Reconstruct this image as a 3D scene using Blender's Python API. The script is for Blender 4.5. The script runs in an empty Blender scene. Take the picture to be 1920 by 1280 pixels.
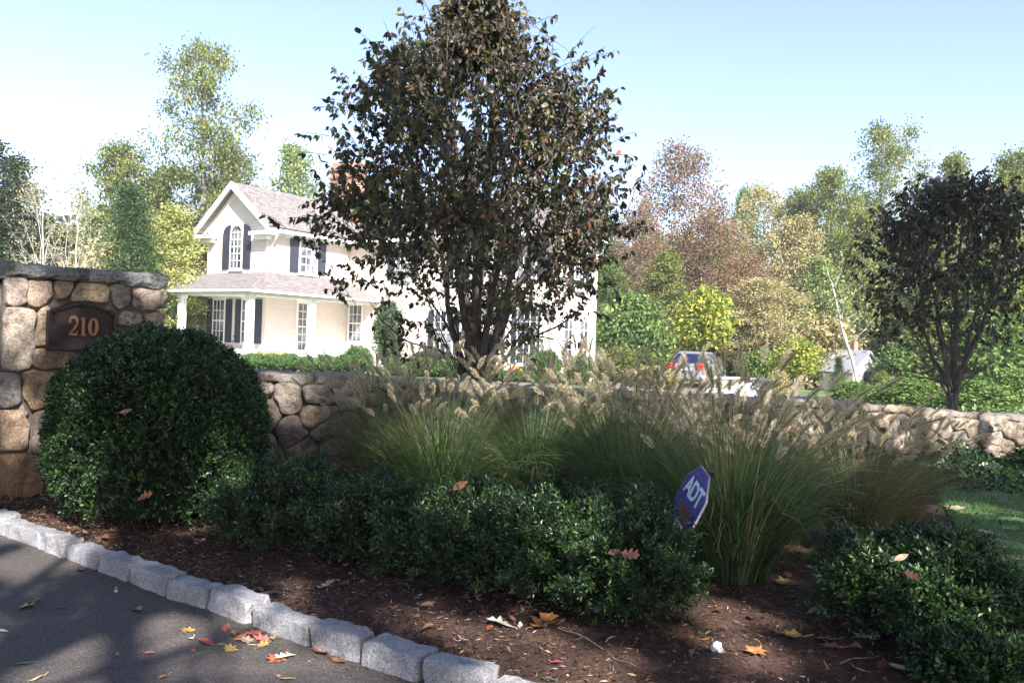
import bpy, bmesh, math, random
import numpy as np
from mathutils import Vector, Matrix, noise
R = math.radians
# ------------------------------------------------------------------ camera
scene = bpy.context.scene
F = 1540.0; ROLL = 0.035; EYE = 1.2
cam_d = bpy.data.cameras.new("camera"); cam = bpy.data.objects.new("camera", cam_d)
scene.collection.objects.link(cam)
cam_d.sensor_width = 36; cam_d.lens = 36 * F / 1920; cam_d.clip_start = 0.05; cam_d.clip_end = 3000
cr, sr = math.cos(ROLL), math.sin(ROLL)
cam.matrix_world = Matrix(((cr, -sr, 0, 0), (0, 0, -1, 0), (sr, cr, 0, EYE), (0, 0, 0, 1)))
scene.camera = cam
# ------------------------------------------------------------------ light
SUN_EL = R(38); SUN_AZ = R(157)          # azimuth clockwise from +Y: behind the camera, a little right
sdir = Vector((math.sin(SUN_AZ) * math.cos(SUN_EL), math.cos(SUN_AZ) * math.cos(SUN_EL), math.sin(SUN_EL)))
world = bpy.data.worlds.new("World"); scene.world = world; world.use_nodes = True
wn = world.node_tree; bgn = wn.nodes['Background']
sky = wn.nodes.new('ShaderNodeTexSky'); sky.sky_type = 'NISHITA'; sky.sun_disc = False
sky.sun_elevation = SUN_EL; sky.sun_rotation = SUN_AZ; sky.air_density = 1.0; sky.dust_density = 1.1; sky.ozone_density = 2.6
tint = wn.nodes.new('ShaderNodeMix'); tint.data_type = 'RGBA'; tint.blend_type = 'MULTIPLY'; tint.inputs[0].default_value = 1; tint.inputs[7].default_value = (1.12, .97, .98, 1)
wn.links.new(sky.outputs[0], tint.inputs[6]); wn.links.new(tint.outputs[2], bgn.inputs[0]); bgn.inputs[1].default_value = 0.115
sl = bpy.data.lights.new("sun", 'SUN'); sl.energy = 5.0; sl.angle = R(0.53); sl.color = (1.0, 0.955, 0.89)
so = bpy.data.objects.new("sun", sl); scene.collection.objects.link(so)
so.rotation_euler = sdir.to_track_quat('Z', 'Y').to_euler()
scene.view_settings.view_transform = 'Standard'; scene.view_settings.look = 'None'
scene.view_settings.exposure = 1.65; scene.view_settings.gamma = 1.0
scene.cycles.max_bounces = 6; scene.cycles.transparent_max_bounces = 6

# ------------------------------------------------------------------ helpers
COL = scene.collection
rng = np.random.default_rng(7)
random.seed(7)

def P(u, v, D):
    xs = (u - 960) / F * D; ys = (640 - v) / F * D
    return np.array((xs * cr - ys * sr, D, EYE + xs * sr + ys * cr))
def G(u, v, z=0.0):
    k = ((u - 960) * sr + (640 - v) * cr) / F
    return P(u, v, (z - EYE) / k)
def onplane(u, v, o, n):
    d = P(u, v, 1.0) - np.array((0, 0, EYE)); c = np.array((0, 0, EYE))
    t = np.dot(np.array(o) - c, n) / np.dot(d, n)
    return c + d * t

def tag(o, label=None, cat=None, group=None, kind=None):
    if label: o['label'] = label
    if cat: o['category'] = cat
    if group: o['group'] = group
    if kind: o['kind'] = kind
    return o
def empty(name, loc=(0, 0, 0), rz=0.0, label=None, cat=None, group=None):
    o = bpy.data.objects.new(name, None); COL.objects.link(o)
    o.location = loc; o.rotation_euler = (0, 0, rz); o.empty_display_size = .1
    return tag(o, label, cat, group)

class MB:
    """collects verts / faces / colours in numpy, builds one mesh"""
    def __init__(s): s.v = []; s.f = []; s.c = []; s.n = 0; s.mi = []
    def add(s, v, faces, col=(1, 1, 1)):
        v = np.asarray(v, float).reshape(-1, 3)
        if len(v) == 0: return
        c = np.asarray(col, float)
        if c.ndim == 1: c = np.tile(c[:3], (len(v), 1))
        if not isinstance(faces, (list, tuple)): faces = [faces]
        for f in faces:
            f = np.asarray(f, int)
            if f.ndim == 1: f = f[None, :]
            s.f.append(f + s.n)
        s.v.append(v); s.c.append(c[:, :3]); s.n += len(v)
    def mesh(s, name, mat, smooth=False, uv=False):
        me = bpy.data.meshes.new(name)
        v = np.concatenate(s.v); c = np.concatenate(s.c)
        me.vertices.add(len(v)); me.vertices.foreach_set('co', v.astype(np.float32).ravel())
        loops = np.concatenate([f.ravel() for f in s.f])
        tot = np.concatenate([np.full(len(f), f.shape[1]) for f in s.f])
        st = np.concatenate([[0], np.cumsum(tot)[:-1]])
        me.loops.add(len(loops)); me.loops.foreach_set('vertex_index', loops.astype(np.int32))
        me.polygons.add(len(tot)); me.polygons.foreach_set('loop_start', st.astype(np.int32))
        me.polygons.foreach_set('loop_total', tot.astype(np.int32))
        me.polygons.foreach_set('use_smooth', np.full(len(tot), smooth))
        a = me.color_attributes.new('Col', 'FLOAT_COLOR', 'POINT')
        a.data.foreach_set('color', np.concatenate([c, np.ones((len(c), 1))], 1).astype(np.float32).ravel())
        me.update(calc_edges=True); me.validate()
        if uv: planar_uv(me)
        me.materials.append(mat)
        return me
    def build(s, name, mat, parent=None, smooth=False, uv=False):
        o = bpy.data.objects.new(name, s.mesh(name, mat, smooth, uv)); COL.objects.link(o)
        if parent is not None: o.parent = parent
        return o
    # primitives
    def box(s, c, size, col=(1, 1, 1), M=None):
        x, y, z = [q / 2 for q in size]
        v = np.array([(a * x, b * y, d * z) for a in (-1, 1) for b in (-1, 1) for d in (-1, 1)], float)
        if M is not None: v = v @ np.array(M).T
        v = v + np.array(c)
        s.add(v, np.array([(0, 1, 3, 2), (4, 6, 7, 5), (0, 4, 5, 1), (2, 3, 7, 6), (0, 2, 6, 4), (1, 5, 7, 3)]), col)
    def bx(s, x0, x1, y0, y1, z0, z1, col=(1, 1, 1)):
        s.box(((x0 + x1) / 2, (y0 + y1) / 2, (z0 + z1) / 2), (abs(x1 - x0), abs(y1 - y0), abs(z1 - z0)), col)
    def poly(s, pts, col=(1, 1, 1)):
        s.add(pts, np.arange(len(pts)), col)
    def prism(s, pts, d, col=(1, 1, 1)):
        a = np.asarray(pts, float); n = len(a); d = np.asarray(d, float)
        i = np.arange(n); j = (i + 1) % n
        s.add(np.concatenate([a, a + d]), [np.arange(n)[::-1][None], (np.arange(n) + n)[None], np.stack([i, j, j + n, i + n], 1)], col)
    def tube(s, pts, rad, sides=6, col=(1, 1, 1)):
        p = np.asarray(pts, float); n = len(p); rad = np.broadcast_to(np.asarray(rad, float), (n,))
        t = np.gradient(p, axis=0); t /= np.linalg.norm(t, axis=1)[:, None] + 1e-9
        ref = np.array((0, 0, 1.)) if abs(t[:, 2]).mean() < .8 else np.array((1., 0, 0))
        a = np.cross(t, ref); a /= np.linalg.norm(a, axis=1)[:, None] + 1e-9
        b = np.cross(t, a)
        th = np.linspace(0, 2 * np.pi, sides, endpoint=False)
        v = p[:, None] + rad[:, None, None] * (np.cos(th)[None, :, None] * a[:, None] + np.sin(th)[None, :, None] * b[:, None])
        i = np.arange(n - 1)[:, None] * sides; k = np.arange(sides)[None]; k2 = (k + 1) % sides
        f = np.stack([i + k, i + k2, i + sides + k2, i + sides + k], -1).reshape(-1, 4)
        s.add(v.reshape(-1, 3), [f, np.arange(sides)[::-1][None], (np.arange(sides) + (n - 1) * sides)[None]], col)
    def lathe(s, c, prof, sides=20, col=(1, 1, 1)):
        th = np.linspace(0, 2 * np.pi, sides, endpoint=False)
        v = np.array([[(c[0] + r * math.cos(t), c[1] + r * math.sin(t), c[2] + z) for t in th] for r, z in prof])
        n = len(prof); i = np.arange(n - 1)[:, None] * sides; k = np.arange(sides)[None]; k2 = (k + 1) % sides
        f = np.stack([i + k, i + k2, i + sides + k2, i + sides + k], -1).reshape(-1, 4)
        s.add(v.reshape(-1, 3), [f, np.arange(sides)[::-1][None], (np.arange(sides) + (n - 1) * sides)[None]], col)

def planar_uv(me):
    uvl = me.uv_layers.new(name='UVMap')
    for p in me.polygons:
        n = p.normal
        if abs(n.z) > .97: t = Vector((1, 0, 0)); b = Vector((0, 1, 0))
        else:
            t = Vector((0, 0, 1)).cross(n).normalized(); b = n.cross(t)
        for li in p.loop_indices:
            co = me.vertices[me.loops[li].vertex_index].co
            uvl.data[li].uv = (co.dot(t), co.dot(b))

# ------------------------------------------------------------------ materials
def mat_new(name):
    m = bpy.data.materials.new(name); m.use_nodes = True
    nt = m.node_tree; b = nt.nodes['Principled BSDF']; return m, nt, b
def N(nt, t, **k):
    n = nt.nodes.new(t)
    for a, v in k.items(): setattr(n, a, v)
    return n
def ramp(nt, src, stops):
    r = N(nt, 'ShaderNodeValToRGB'); e = r.color_ramp.elements
    while len(e) < len(stops): e.new(.5)
    for x, (p, c) in zip(e, stops): x.position = p; x.color = (*c, 1)
    nt.links.new(src, r.inputs[0]); return r.outputs[0]
def mixc(nt, mode, fac, a, b):
    m = N(nt, 'ShaderNodeMix', data_type='RGBA', blend_type=mode)
    for i, q in ((0, fac), (6, a), (7, b)):
        if hasattr(q, 'is_linked') or hasattr(q, 'links'): nt.links.new(q, m.inputs[i])
        elif isinstance(q, (int, float)): m.inputs[i].default_value = q
        else: m.inputs[i].default_value = (*q, 1)
    return m.outputs[2]
def tex_noise(nt, scale, detail=4, rough=.6, coord='Object', dist=0):
    tc = N(nt, 'ShaderNodeTexCoord'); n = N(nt, 'ShaderNodeTexNoise')
    n.inputs['Scale'].default_value = scale; n.inputs['Detail'].default_value = detail
    n.inputs['Roughness'].default_value = rough; n.inputs['Distortion'].default_value = dist
    nt.links.new(tc.outputs[coord], n.inputs['Vector']); return n.outputs['Fac']
def bump(nt, b, h, strength, dist=.01):
    bp = N(nt, 'ShaderNodeBump'); bp.inputs['Strength'].default_value = strength; bp.inputs['Distance'].default_value = dist
    nt.links.new(h, bp.inputs['Height']); nt.links.new(bp.outputs[0], b.inputs['Normal'])
def simple(name, col, rough=.6, metal=0, nscale=0, namt=.15, bmp=0):
    m, nt, b = mat_new(name); b.inputs['Roughness'].default_value = rough; b.inputs['Metallic'].default_value = metal
    if nscale:
        nz = tex_noise(nt, nscale)
        c = ramp(nt, nz, [(.3, tuple(x * (1 - namt) for x in col)), (.7, tuple(min(1, x * (1 + namt)) for x in col))])
        nt.links.new(c, b.inputs['Base Color'])
        if bmp: bump(nt, b, nz, bmp)
    else: b.inputs['Base Color'].default_value = (*col, 1)
    return m
def leaf_mat(name, rough=.45, trans=.3, spec=.5):
    m, nt, b = mat_new(name)
    a = N(nt, 'ShaderNodeAttribute', attribute_name='Col')
    nt.links.new(a.outputs['Color'], b.inputs['Base Color'])
    b.inputs['Roughness'].default_value = rough; b.inputs['Specular IOR Level'].default_value = spec
    tr = N(nt, 'ShaderNodeBsdfTranslucent'); mx = N(nt, 'ShaderNodeMixShader'); mx.inputs[0].default_value = trans
    tcol = mixc(nt, 'MULTIPLY', 1.0, a.outputs['Color'], (1.5, 1.7, .7))
    nt.links.new(tcol, tr.inputs['Color'])
    nt.links.new(b.outputs[0], mx.inputs[1]); nt.links.new(tr.outputs[0], mx.inputs[2])
    nt.links.new(mx.outputs[0], nt.nodes['Material Output'].inputs[0])
    return m
def stone_mat(name, scale=14, bmp=.6, lichen=.25):
    m, nt, b = mat_new(name)
    a = N(nt, 'ShaderNodeAttribute', attribute_name='Col')
    n1 = tex_noise(nt, scale, 8, .7); n2 = tex_noise(nt, scale * 5, 6, .75); n3 = tex_noise(nt, scale * .45, 5, .6, dist=1.5)
    c = mixc(nt, 'MULTIPLY', 1.0, a.outputs['Color'], ramp(nt, n1, [(.34, (.42, .36, .32)), (.5, (.95, .92, .88)), (.66, (1.3, 1.27, 1.24))]))
    c = mixc(nt, 'MULTIPLY', .8, c, ramp(nt, n2, [(.38, (.45, .43, .42)), (.58, (1.22, 1.22, 1.22))]))
    li = ramp(nt, n3, [(.55, (0, 0, 0)), (.7, (1, 1, 1))])
    mm = N(nt, 'ShaderNodeMath', operation='MULTIPLY'); nt.links.new(li, mm.inputs[0]); mm.inputs[1].default_value = lichen
    c = mixc(nt, 'MIX', mm.outputs[0], c, (.42, .43, .4))
    nt.links.new(c, b.inputs['Base Color']); b.inputs['Roughness'].default_value = .85
    ad = N(nt, 'ShaderNodeMath', operation='ADD'); nt.links.new(n1, ad.inputs[0]); nt.links.new(n2, ad.inputs[1])
    bump(nt, b, ad.outputs[0], 1.0, .022)
    return m
def bark_mat(name, c0, c1):
    m, nt, b = mat_new(name)
    tc = N(nt, 'ShaderNodeTexCoord'); mp = N(nt, 'ShaderNodeMapping'); mp.inputs['Scale'].default_value = (9, 9, 2)
    nz = N(nt, 'ShaderNodeTexNoise'); nz.inputs['Scale'].default_value = 3; nz.inputs['Detail'].default_value = 7
    nt.links.new(tc.outputs['Object'], mp.inputs[0]); nt.links.new(mp.outputs[0], nz.inputs['Vector'])
    nt.links.new(ramp(nt, nz.outputs['Fac'], [(.35, c0), (.65, c1)]), b.inputs['Base Color'])
    b.inputs['Roughness'].default_value = .9; bump(nt, b, nz.outputs['Fac'], .7, .02); return m
def shingle_mat(name, c0, c1, c2, w, h, rough=.8, bmp=.5, mort=.02, mc=(.3, .3, .3)):
    m, nt, b = mat_new(name)
    tc = N(nt, 'ShaderNodeTexCoord'); br = N(nt, 'ShaderNodeTexBrick')
    nt.links.new(tc.outputs['UV'], br.inputs['Vector'])
    br.inputs['Scale'].default_value = 1; br.inputs['Brick Width'].default_value = w; br.inputs['Row Height'].default_value = h
    br.inputs['Mortar Size'].default_value = mort * h; br.inputs['Mortar Smooth'].default_value = .3; br.inputs['Bias'].default_value = 0
    br.inputs['Color1'].default_value = (*c0, 1); br.inputs['Color2'].default_value = (*c1, 1); br.inputs['Mortar'].default_value = (*mc, 1)
    n1 = tex_noise(nt, 1.7, 6, .7)
    c = mixc(nt, 'MIX', ramp(nt, n1, [(.4, (0, 0, 0)), (.65, (.6, .6, .6))]), br.outputs['Color'], c2)
    nt.links.new(c, b.inputs['Base Color']); b.inputs['Roughness'].default_value = rough
    sx = N(nt, 'ShaderNodeSeparateXYZ'); nt.links.new(tc.outputs['UV'], sx.inputs[0])
    dv = N(nt, 'ShaderNodeMath', operation='DIVIDE'); nt.links.new(sx.outputs[1], dv.inputs[0]); dv.inputs[1].default_value = h
    fr = N(nt, 'ShaderNodeMath', operation='FRACT'); nt.links.new(dv.outputs[0], fr.inputs[0])
    inv = N(nt, 'ShaderNodeMath', operation='SUBTRACT'); inv.inputs[0].default_value = 1; nt.links.new(fr.outputs[0], inv.inputs[1])
    ad = N(nt, 'ShaderNodeMath', operation='SUBTRACT'); nt.links.new(inv.outputs[0], ad.inputs[0]); nt.links.new(br.outputs['Fac'], ad.inputs[1])
    bump(nt, b, ad.outputs[0], bmp, .02)
    return m

M = {}
M['leaf'] = leaf_mat('leaf'); M['glossleaf'] = leaf_mat('glossy_leaf', .36, .12, .45); M['dryleaf'] = leaf_mat('dry_leaf', .6, .25, .3)
M['bgleaf'] = leaf_mat('far_leaf', .85, .3, .1)
M['blade'] = leaf_mat('grass_blade', .5, .35, .35); M['plume'] = leaf_mat('plume', .8, .4, .2)
M['bark'] = bark_mat('bark', (.035, .028, .024), (.12, .1, .085)); M['paleb'] = bark_mat('pale_bark', (.28, .26, .23), (.62, .59, .54))
M['midb'] = bark_mat('mid_bark', (.1, .085, .07), (.26, .23, .2))
M['stone'] = stone_mat('fieldstone'); M['slate'] = stone_mat('slate', 10, .8, .5)
M['mortar'] = simple('mortar', (.09, .08, .07), .95, 0, 30, .3, .5)
M['white'] = simple('white_paint', (.8, .79, .77), .55, 0, 3, .04)
M['siding'] = shingle_mat('painted_shingle', (.72, .635, .575), (.66, .575, .515), (.7, .615, .555), .22, .14, .7, .6, .04, (.5, .44, .4))
M['roof'] = shingle_mat('wood_shingle', (.23, .205, .195), (.115, .1, .095), (.2, .185, .18), .16, .13, .85, .8, .05, (.07, .05, .05))
M['brick'] = shingle_mat('brick', (.36, .17, .12), (.27, .12, .085), (.36, .2, .15), .21, .075, .85, .4, .14, (.4, .34, .3))
M['shutter'] = simple('shutter_paint', (.028, .032, .048), .5)
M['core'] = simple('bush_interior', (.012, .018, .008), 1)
M['copper'] = simple('copper_flashing', (.35, .12, .07), .5, .6)
def glass_mat():
    m, nt, b = mat_new('window_glass'); b.inputs['Base Color'].default_value = (.07, .08, .095, 1)
    b.inputs['Roughness'].default_value = .08; b.inputs['Specular IOR Level'].default_value = .8
    nz = tex_noise(nt, 1.3, 2); nt.links.new(ramp(nt, nz, [(.4, (.03, .035, .045)), (.65, (.22, .24, .26))]), b.inputs['Base Color'])
    return m
M['glass'] = glass_mat()

# ------------------------------------------------------------------ terrain
def sstep(t): t = np.clip(t, 0, 1); return t * t * (3 - 2 * t)
def wall_y(x): return 6.3 + .3567 * (x + 1.97)
def gz(x, y):
    x = np.asarray(x, float); y = np.asarray(y, float)
    t = sstep((y - 9) / 20.); zb = -.25 - .4 * sstep((x + 0.5) / 9.)
    return .02 * (1 - t) + zb * t + np.maximum(0, y - 60) * .02 + .03 * np.sin(x * .7) * np.sin(y * .5) * t
def heightfield(mb, xs, ys, off, col=(1, 1, 1), mask=None, zf=gz):
    X, Y = np.meshgrid(xs, ys); Z = zf(X, Y) + off
    n, m = X.shape; i = np.arange(n - 1)[:, None] * m; j = np.arange(m - 1)[None]
    f = np.stack([i + j, i + j + 1, i + m + j + 1, i + m + j], -1).reshape(-1, 4)
    v = np.stack([X, Y, Z], -1).reshape(-1, 3)
    if mask is not None:
        c = v[f].mean(1); f = f[mask(c[:, 0], c[:, 1])]
    mb.add(v, f, col)

def lawn_mat():
    m, nt, b = mat_new('lawn'); n1 = tex_noise(nt, .6, 6); n2 = tex_noise(nt, 40, 4)
    c = ramp(nt, n1, [(.35, (.07, .13, .03)), (.5, (.1, .19, .045)), (.7, (.17, .22, .08))])
    c = mixc(nt, 'MULTIPLY', .7, c, ramp(nt, n2, [(.3, (.5, .5, .5)), (.7, (1.2, 1.2, 1.2))]))
    nt.links.new(c, b.inputs['Base Color']); b.inputs['Roughness'].default_value = .9; bump(nt, b, n2, 1, .03); return m
def mulch_mat():
    m, nt, b = mat_new('mulch'); n1 = tex_noise(nt, 3, 6); n2 = tex_noise(nt, 55, 6, .8)
    c = ramp(nt, n2, [(.3, (.022, .012, .009)), (.52, (.085, .045, .032)), (.72, (.24, .14, .1))])
    c = mixc(nt, 'MULTIPLY', 1, c, ramp(nt, n1, [(.3, (.65, .62, .6)), (.7, (1.2, 1.15, 1.1))]))
    nt.links.new(c, b.inputs['Base Color']); b.inputs['Roughness'].default_value = 1; bump(nt, b, n2, 1, .02); return m
def asphalt_mat(name, k=1.0):
    m, nt, b = mat_new(name); n1 = tex_noise(nt, 1.2, 5); n2 = tex_noise(nt, 160, 3, .7); n3 = tex_noise(nt, 60, 2, .5)
    c = ramp(nt, n2, [(.3, (.02 * k, .018 * k, .017 * k)), (.5, (.066 * k, .058 * k, .054 * k)), (.66, (.12 * k, .106 * k, .098 * k)), (.75, (.3 * k, .26 * k, .23 * k))])
    c = mixc(nt, 'MULTIPLY', 1, c, ramp(nt, n1, [(.3, (.8, .78, .78)), (.7, (1.2, 1.15, 1.12))]))
    nt.links.new(c, b.inputs['Base Color']); b.inputs['Roughness'].default_value = .85; bump(nt, b, n3, .8, .006)
    return m
g = MB()
xs = np.unique(np.concatenate([np.linspace(-300, -40, 20), np.linspace(-40, 40, 81), np.linspace(40, 300, 20)]))
ys = np.unique(np.concatenate([np.linspace(-80, 0, 20), np.linspace(0, 70, 90), np.linspace(70, 500, 40)]))
heightfield(g, xs, ys, -.02)
tag(g.build('ground', lawn_mat(), smooth=True), kind='structure')

# kerb line (front foot of the granite blocks), from the driveway side
kf = [(0, 1000), (69, 1027), (120, 1046), (180, 1068), (239, 1091), (310, 1119), (386, 1142), (467, 1171), (576, 1212), (671, 1243), (786, 1281)]
kpts = [G(u, v, 0.005)[:2] for u, v in kf]
d0 = kpts[0] - kpts[2]; d0 /= np.linalg.norm(d0)
for k in range(6): kpts.insert(0, kpts[0] + d0 * .27 + np.array((-.01 * k, -.004 * k)))
d1 = kpts[-1] - kpts[-3]; d1 /= np.linalg.norm(d1)
for k in range(9): kpts.append(kpts[-1] + d1 * .27)
kpts = np.array(kpts)
# driveway: everything on the road side of the kerb
mb = MB(); far = np.array([(p[0] * 1.0 - 6, p[1] - 9) for p in kpts])
v = np.concatenate([np.column_stack([kpts + (.05, .07), np.full(len(kpts), .004)]), np.column_stack([far, np.full(len(far), .004)])])
n = len(kpts); i = np.arange(n - 1)
mb.add(v, np.stack([i, n + i, n + i + 1, i + 1], 1))
tag(mb.build('driveway', asphalt_mat('asphalt')), kind='structure')
# mulch bed between kerb and wall
def nz2(x, y, s, o=0): return noise.noise(Vector((x * s, y * s, o)))
mb = MB(); NS, NT = 260, 150
sp = np.linspace(0, len(kpts) - 1, NS)
ka = np.column_stack([np.interp(sp, np.arange(len(kpts)), kpts[:, 0]), np.interp(sp, np.arange(len(kpts)), kpts[:, 1])]) + np.array((.04, .055))
kb = np.column_stack([np.linspace(-6.2, 6.5, NS), 0 * sp]); kb[:, 1] = np.where(kb[:, 0] > -2.6, wall_y(kb[:, 0]) + .1, 6.15)
tt = np.linspace(0, 1, NT)[:, None, None]
V = ka[None] * (1 - tt) + kb[None] * tt
Z = np.array([[.05 + .028 * nz2(x, y, 2.3) + .018 * nz2(x, y, 9, 3) + .012 * nz2(x, y, 30, 7) for x, y in row] for row in V])
V3 = np.concatenate([V, Z[..., None]], -1).reshape(-1, 3)
i = np.arange(NT - 1)[:, None] * NS; j = np.arange(NS - 1)[None]
mb.add(V3, np.stack([i + j, i + j + 1, i + NS + j + 1, i + NS + j], -1).reshape(-1, 4))
tag(mb.build('mulch_bed', mulch_mat(), smooth=True), kind='structure')
def mz(x, y): return .055 + .028 * nz2(x, y, 2.3) + .018 * nz2(x, y, 9, 3)
# lawn strip on the right in front of the wall
def edge_x(y): return np.interp(y, [1.0, 2.5, 3.87, 5.0, 6.3, 9.5], [1.7, 1.95, 2.36, 2.8, 3.35, 4.6])
mb = MB(); NY, NX = 60, 50
yy = np.linspace(1.2, 8.6, NY)
V = np.array([[(edge_x(y) + .06 * nz2(0, y, 2) + (9 - edge_x(y)) * t ** 1.5, y, .075 + .02 * nz2(t * 9, y, 2)) for t in np.linspace(0, 1, NX)] for y in yy])
V = V.reshape(-1, 3)
i = np.arange(NY - 1)[:, None] * NX; j = np.arange(NX - 1)[None]
mb.add(V, np.stack([i + j, i + j + 1, i + NX + j + 1, i + NX + j], -1).reshape(-1, 4))
tag(mb.build('front_lawn', lawn_mat(), smooth=True), kind='structure')
# drive behind the wall
mb = MB()
def bd_mask(x, y):
    u = 960 + F * x / y
    return ((y > 19) & (y < 28.5 + .12 * (x + 6)) & (x > -7.3 + .1 * (y - 22)) & (x < 12)) | ((y > 24) & (x > 3.5) & (x < 13) & (y < 50))
heightfield(mb, np.arange(-9, 14, .4), np.arange(18, 52, .4), .012, mask=bd_mask)
tag(mb.build('rear_driveway', asphalt_mat('pale_asphalt', 2.6), smooth=True), kind='structure')

# ------------------------------------------------------------------ stones
def dome(mb, poly, o, eu, ev, n, bulge, col, seed, base=-.03, round_k=2, cut=.22):
    p = np.asarray(poly, float)
    for _ in range(round_k):                                   # chaikin rounding
        q = np.roll(p, -1, 0); p = np.stack([p * (1 - cut) + q * cut, p * cut + q * (1 - cut)], 1).reshape(-1, 2)
    # resample
    d = np.linalg.norm(np.roll(p, -1, 0) - p, axis=1); s = np.concatenate([[0], np.cumsum(d)]); m = 30
    t = np.linspace(0, s[-1], m, endpoint=False); pc = np.concatenate([p, p[:1]])
    p = np.column_stack([np.interp(t, s, pc[:, 0]), np.interp(t, s, pc[:, 1])])
    c = p.mean(0); size = math.sqrt(max(1e-6, d.sum() / 4 * d.sum() / 4))
    rings = [(1.0, base), (.99, 0.4), (.955, .78), (.88, .95), (.7, 1.0), (.45, 1.03), (.22, 1.03)]
    vs = []
    tilt = np.array((random.uniform(-.25, .25), random.uniform(-.2, .2)))
    for k, (r, h) in enumerate(rings):
        q = c + (p - c) * r
        for a in q:
            hh = h if k == 0 else h * bulge + np.dot(a - c, tilt) * .25 * r + .55 * bulge * noise.ridged_multi_fractal(Vector((a[0] * 7, a[1] * 7, seed)), 1, 2, 4, 1, 2) - .4 * bulge
            w = 0 if k == 0 else .018 * noise.noise(Vector((a[0] * 12, a[1] * 12, seed + 9)))
            vs.append(o + eu * (a[0] + w) + ev * (a[1] + w) + n * hh)
    vs.append(o + eu * c[0] + ev * c[1] + n * bulge * 1.04)
    i = np.arange(len(rings) - 1)[:, None] * m; j = np.arange(m)[None]; j2 = (j + 1) % m
    f = np.stack([i + j, i + j2, i + m + j2, i + m + j], -1).reshape(-1, 4)
    b = (len(rings) - 1) * m; j = np.arange(m)
    mb.add(vs, [f, np.stack([b + j, b + (j + 1) % m, np.full(m, b + m)], 1)], col)
def clip(poly, a, b):       # keep side of bisector nearer a
    mid = (a + b) / 2; nn = b - a; out = []
    for i in range(len(poly)):
        p, q = poly[i], poly[(i + 1) % len(poly)]; dp = np.dot(p - mid, nn); dq = np.dot(q - mid, nn)
        if dp <= 0: out.append(p)
        if dp * dq < 0: out.append(p + (q - p) * dp / (dp - dq))
    return out
def shrink(poly, g):
    c = np.mean(poly, 0); p = np.array(poly); r = np.linalg.norm(p - c, axis=1)[:, None]
    return c + (p - c) * np.clip(1 - g / r, .3, 1)
STONE = [(.42, .36, .3), (.5, .41, .33), (.38, .33, .28), (.33, .31, .29), (.52, .46, .4), (.44, .3, .2), (.3, .27, .25), (.56, .5, .44), (.4, .33, .27), (.48, .4, .36)]
def voronoi_stones(mb, L, H, o, eu, ev, n, rmin, rmax, bulge, seed, top=None):
    rs = random.Random(seed); seeds = []
    for _ in range(9000):
        p = np.array((rs.uniform(0, L), rs.uniform(0, H))); r = rs.uniform(rmin, rmax)
        if top and p[1] > top(p[0]): continue
        if all(np.linalg.norm((p - q) * (1, 1.15)) > (r + r2) * .93 for q, r2 in seeds): seeds.append((p, r))
    for k, (p, r) in enumerate(seeds):
        tl = (lambda x: H) if top is None else top
        poly = [np.array(q, float) for q in ((max(0, p[0] - .8), 0), (min(L, p[0] + .8), 0), (min(L, p[0] + .8), tl(min(L, p[0] + .8))), (max(0, p[0] - .8), tl(max(0, p[0] - .8))))]
        for j, (q, r2) in enumerate(seeds):
            if j != k and np.linalg.norm(p - q) < 1.3:
                poly = clip(poly, p, q)
                if len(poly) < 3: break
        if len(poly) < 3: continue
        c = np.array(rs.choice(STONE)) * rs.uniform(.6, .98)
        dome(mb, shrink(poly, .002), o, eu, ev, n, bulge * rs.uniform(.7, 1.3), c, k * 1.7 + seed, cut=rs.choice([.15, .19, .22]))
def rockslab(mb, c, size, Mx, col, seed, amp=.02, res=(9, 6, 4)):
    """rough-hewn block: subdivided, edge-rounded, noisy"""
    bm = bmesh.new(); nx, ny, nzz = res
    vs = []; idx = {}
    def vert(a, b, d):
        if (a, b, d) in idx: return idx[(a, b, d)]
        q = np.array((a / nx * 2 - 1, b / ny * 2 - 1, d / nzz * 2 - 1))
        e = np.sort(np.abs(q))[::-1]
        w = q * np.array(size) / 2
        k = np.clip((np.abs(q) - .75) / .25, 0, 1)
        if (k > 0).sum() >= 2: w = w * (1 - .035 * k.sum() / 2)
        nn = Vector(w * 14 + seed * 3.1)
        w = w + amp * np.array((noise.noise(nn), noise.noise(nn + Vector((9, 0, 0))), noise.noise(nn + Vector((0, 9, 0)))))
        nn = Vector(w * 45 + seed); w = w + amp * .3 * noise.noise(nn)
        idx[(a, b, d)] = len(vs); vs.append(w); return len(vs) - 1
    fs = []
    for a in range(nx):
        for b in range(ny):
            fs.append((vert(a, b, 0), vert(a, b + 1, 0), vert(a + 1, b + 1, 0), vert(a + 1, b, 0)))
            fs.append((vert(a, b, nzz), vert(a + 1, b, nzz), vert(a + 1, b + 1, nzz), vert(a, b + 1, nzz)))
    for a in range(nx):
        for d in range(nzz):
            fs.append((vert(a, 0, d), vert(a + 1, 0, d), vert(a + 1, 0, d + 1), vert(a, 0, d + 1)))
            fs.append((vert(a, ny, d), vert(a, ny, d + 1), vert(a + 1, ny, d + 1), vert(a + 1, ny, d)))
    for b in range(ny):
        for d in range(nzz):
            fs.append((vert(0, b, d), vert(0, b, d + 1), vert(0, b + 1, d + 1), vert(0, b + 1, d)))
            fs.append((vert(nx, b, d), vert(nx, b + 1, d), vert(nx, b + 1, d + 1), vert(nx, b, d + 1)))
    bm.free()
    v = np.array(vs) @ np.array(Mx).T + np.array(c)
    mb.add(v, np.array(fs), col)
def rotz(a): return np.array(((math.cos(a), -math.sin(a), 0), (math.sin(a), math.cos(a), 0), (0, 0, 1)))

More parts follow.
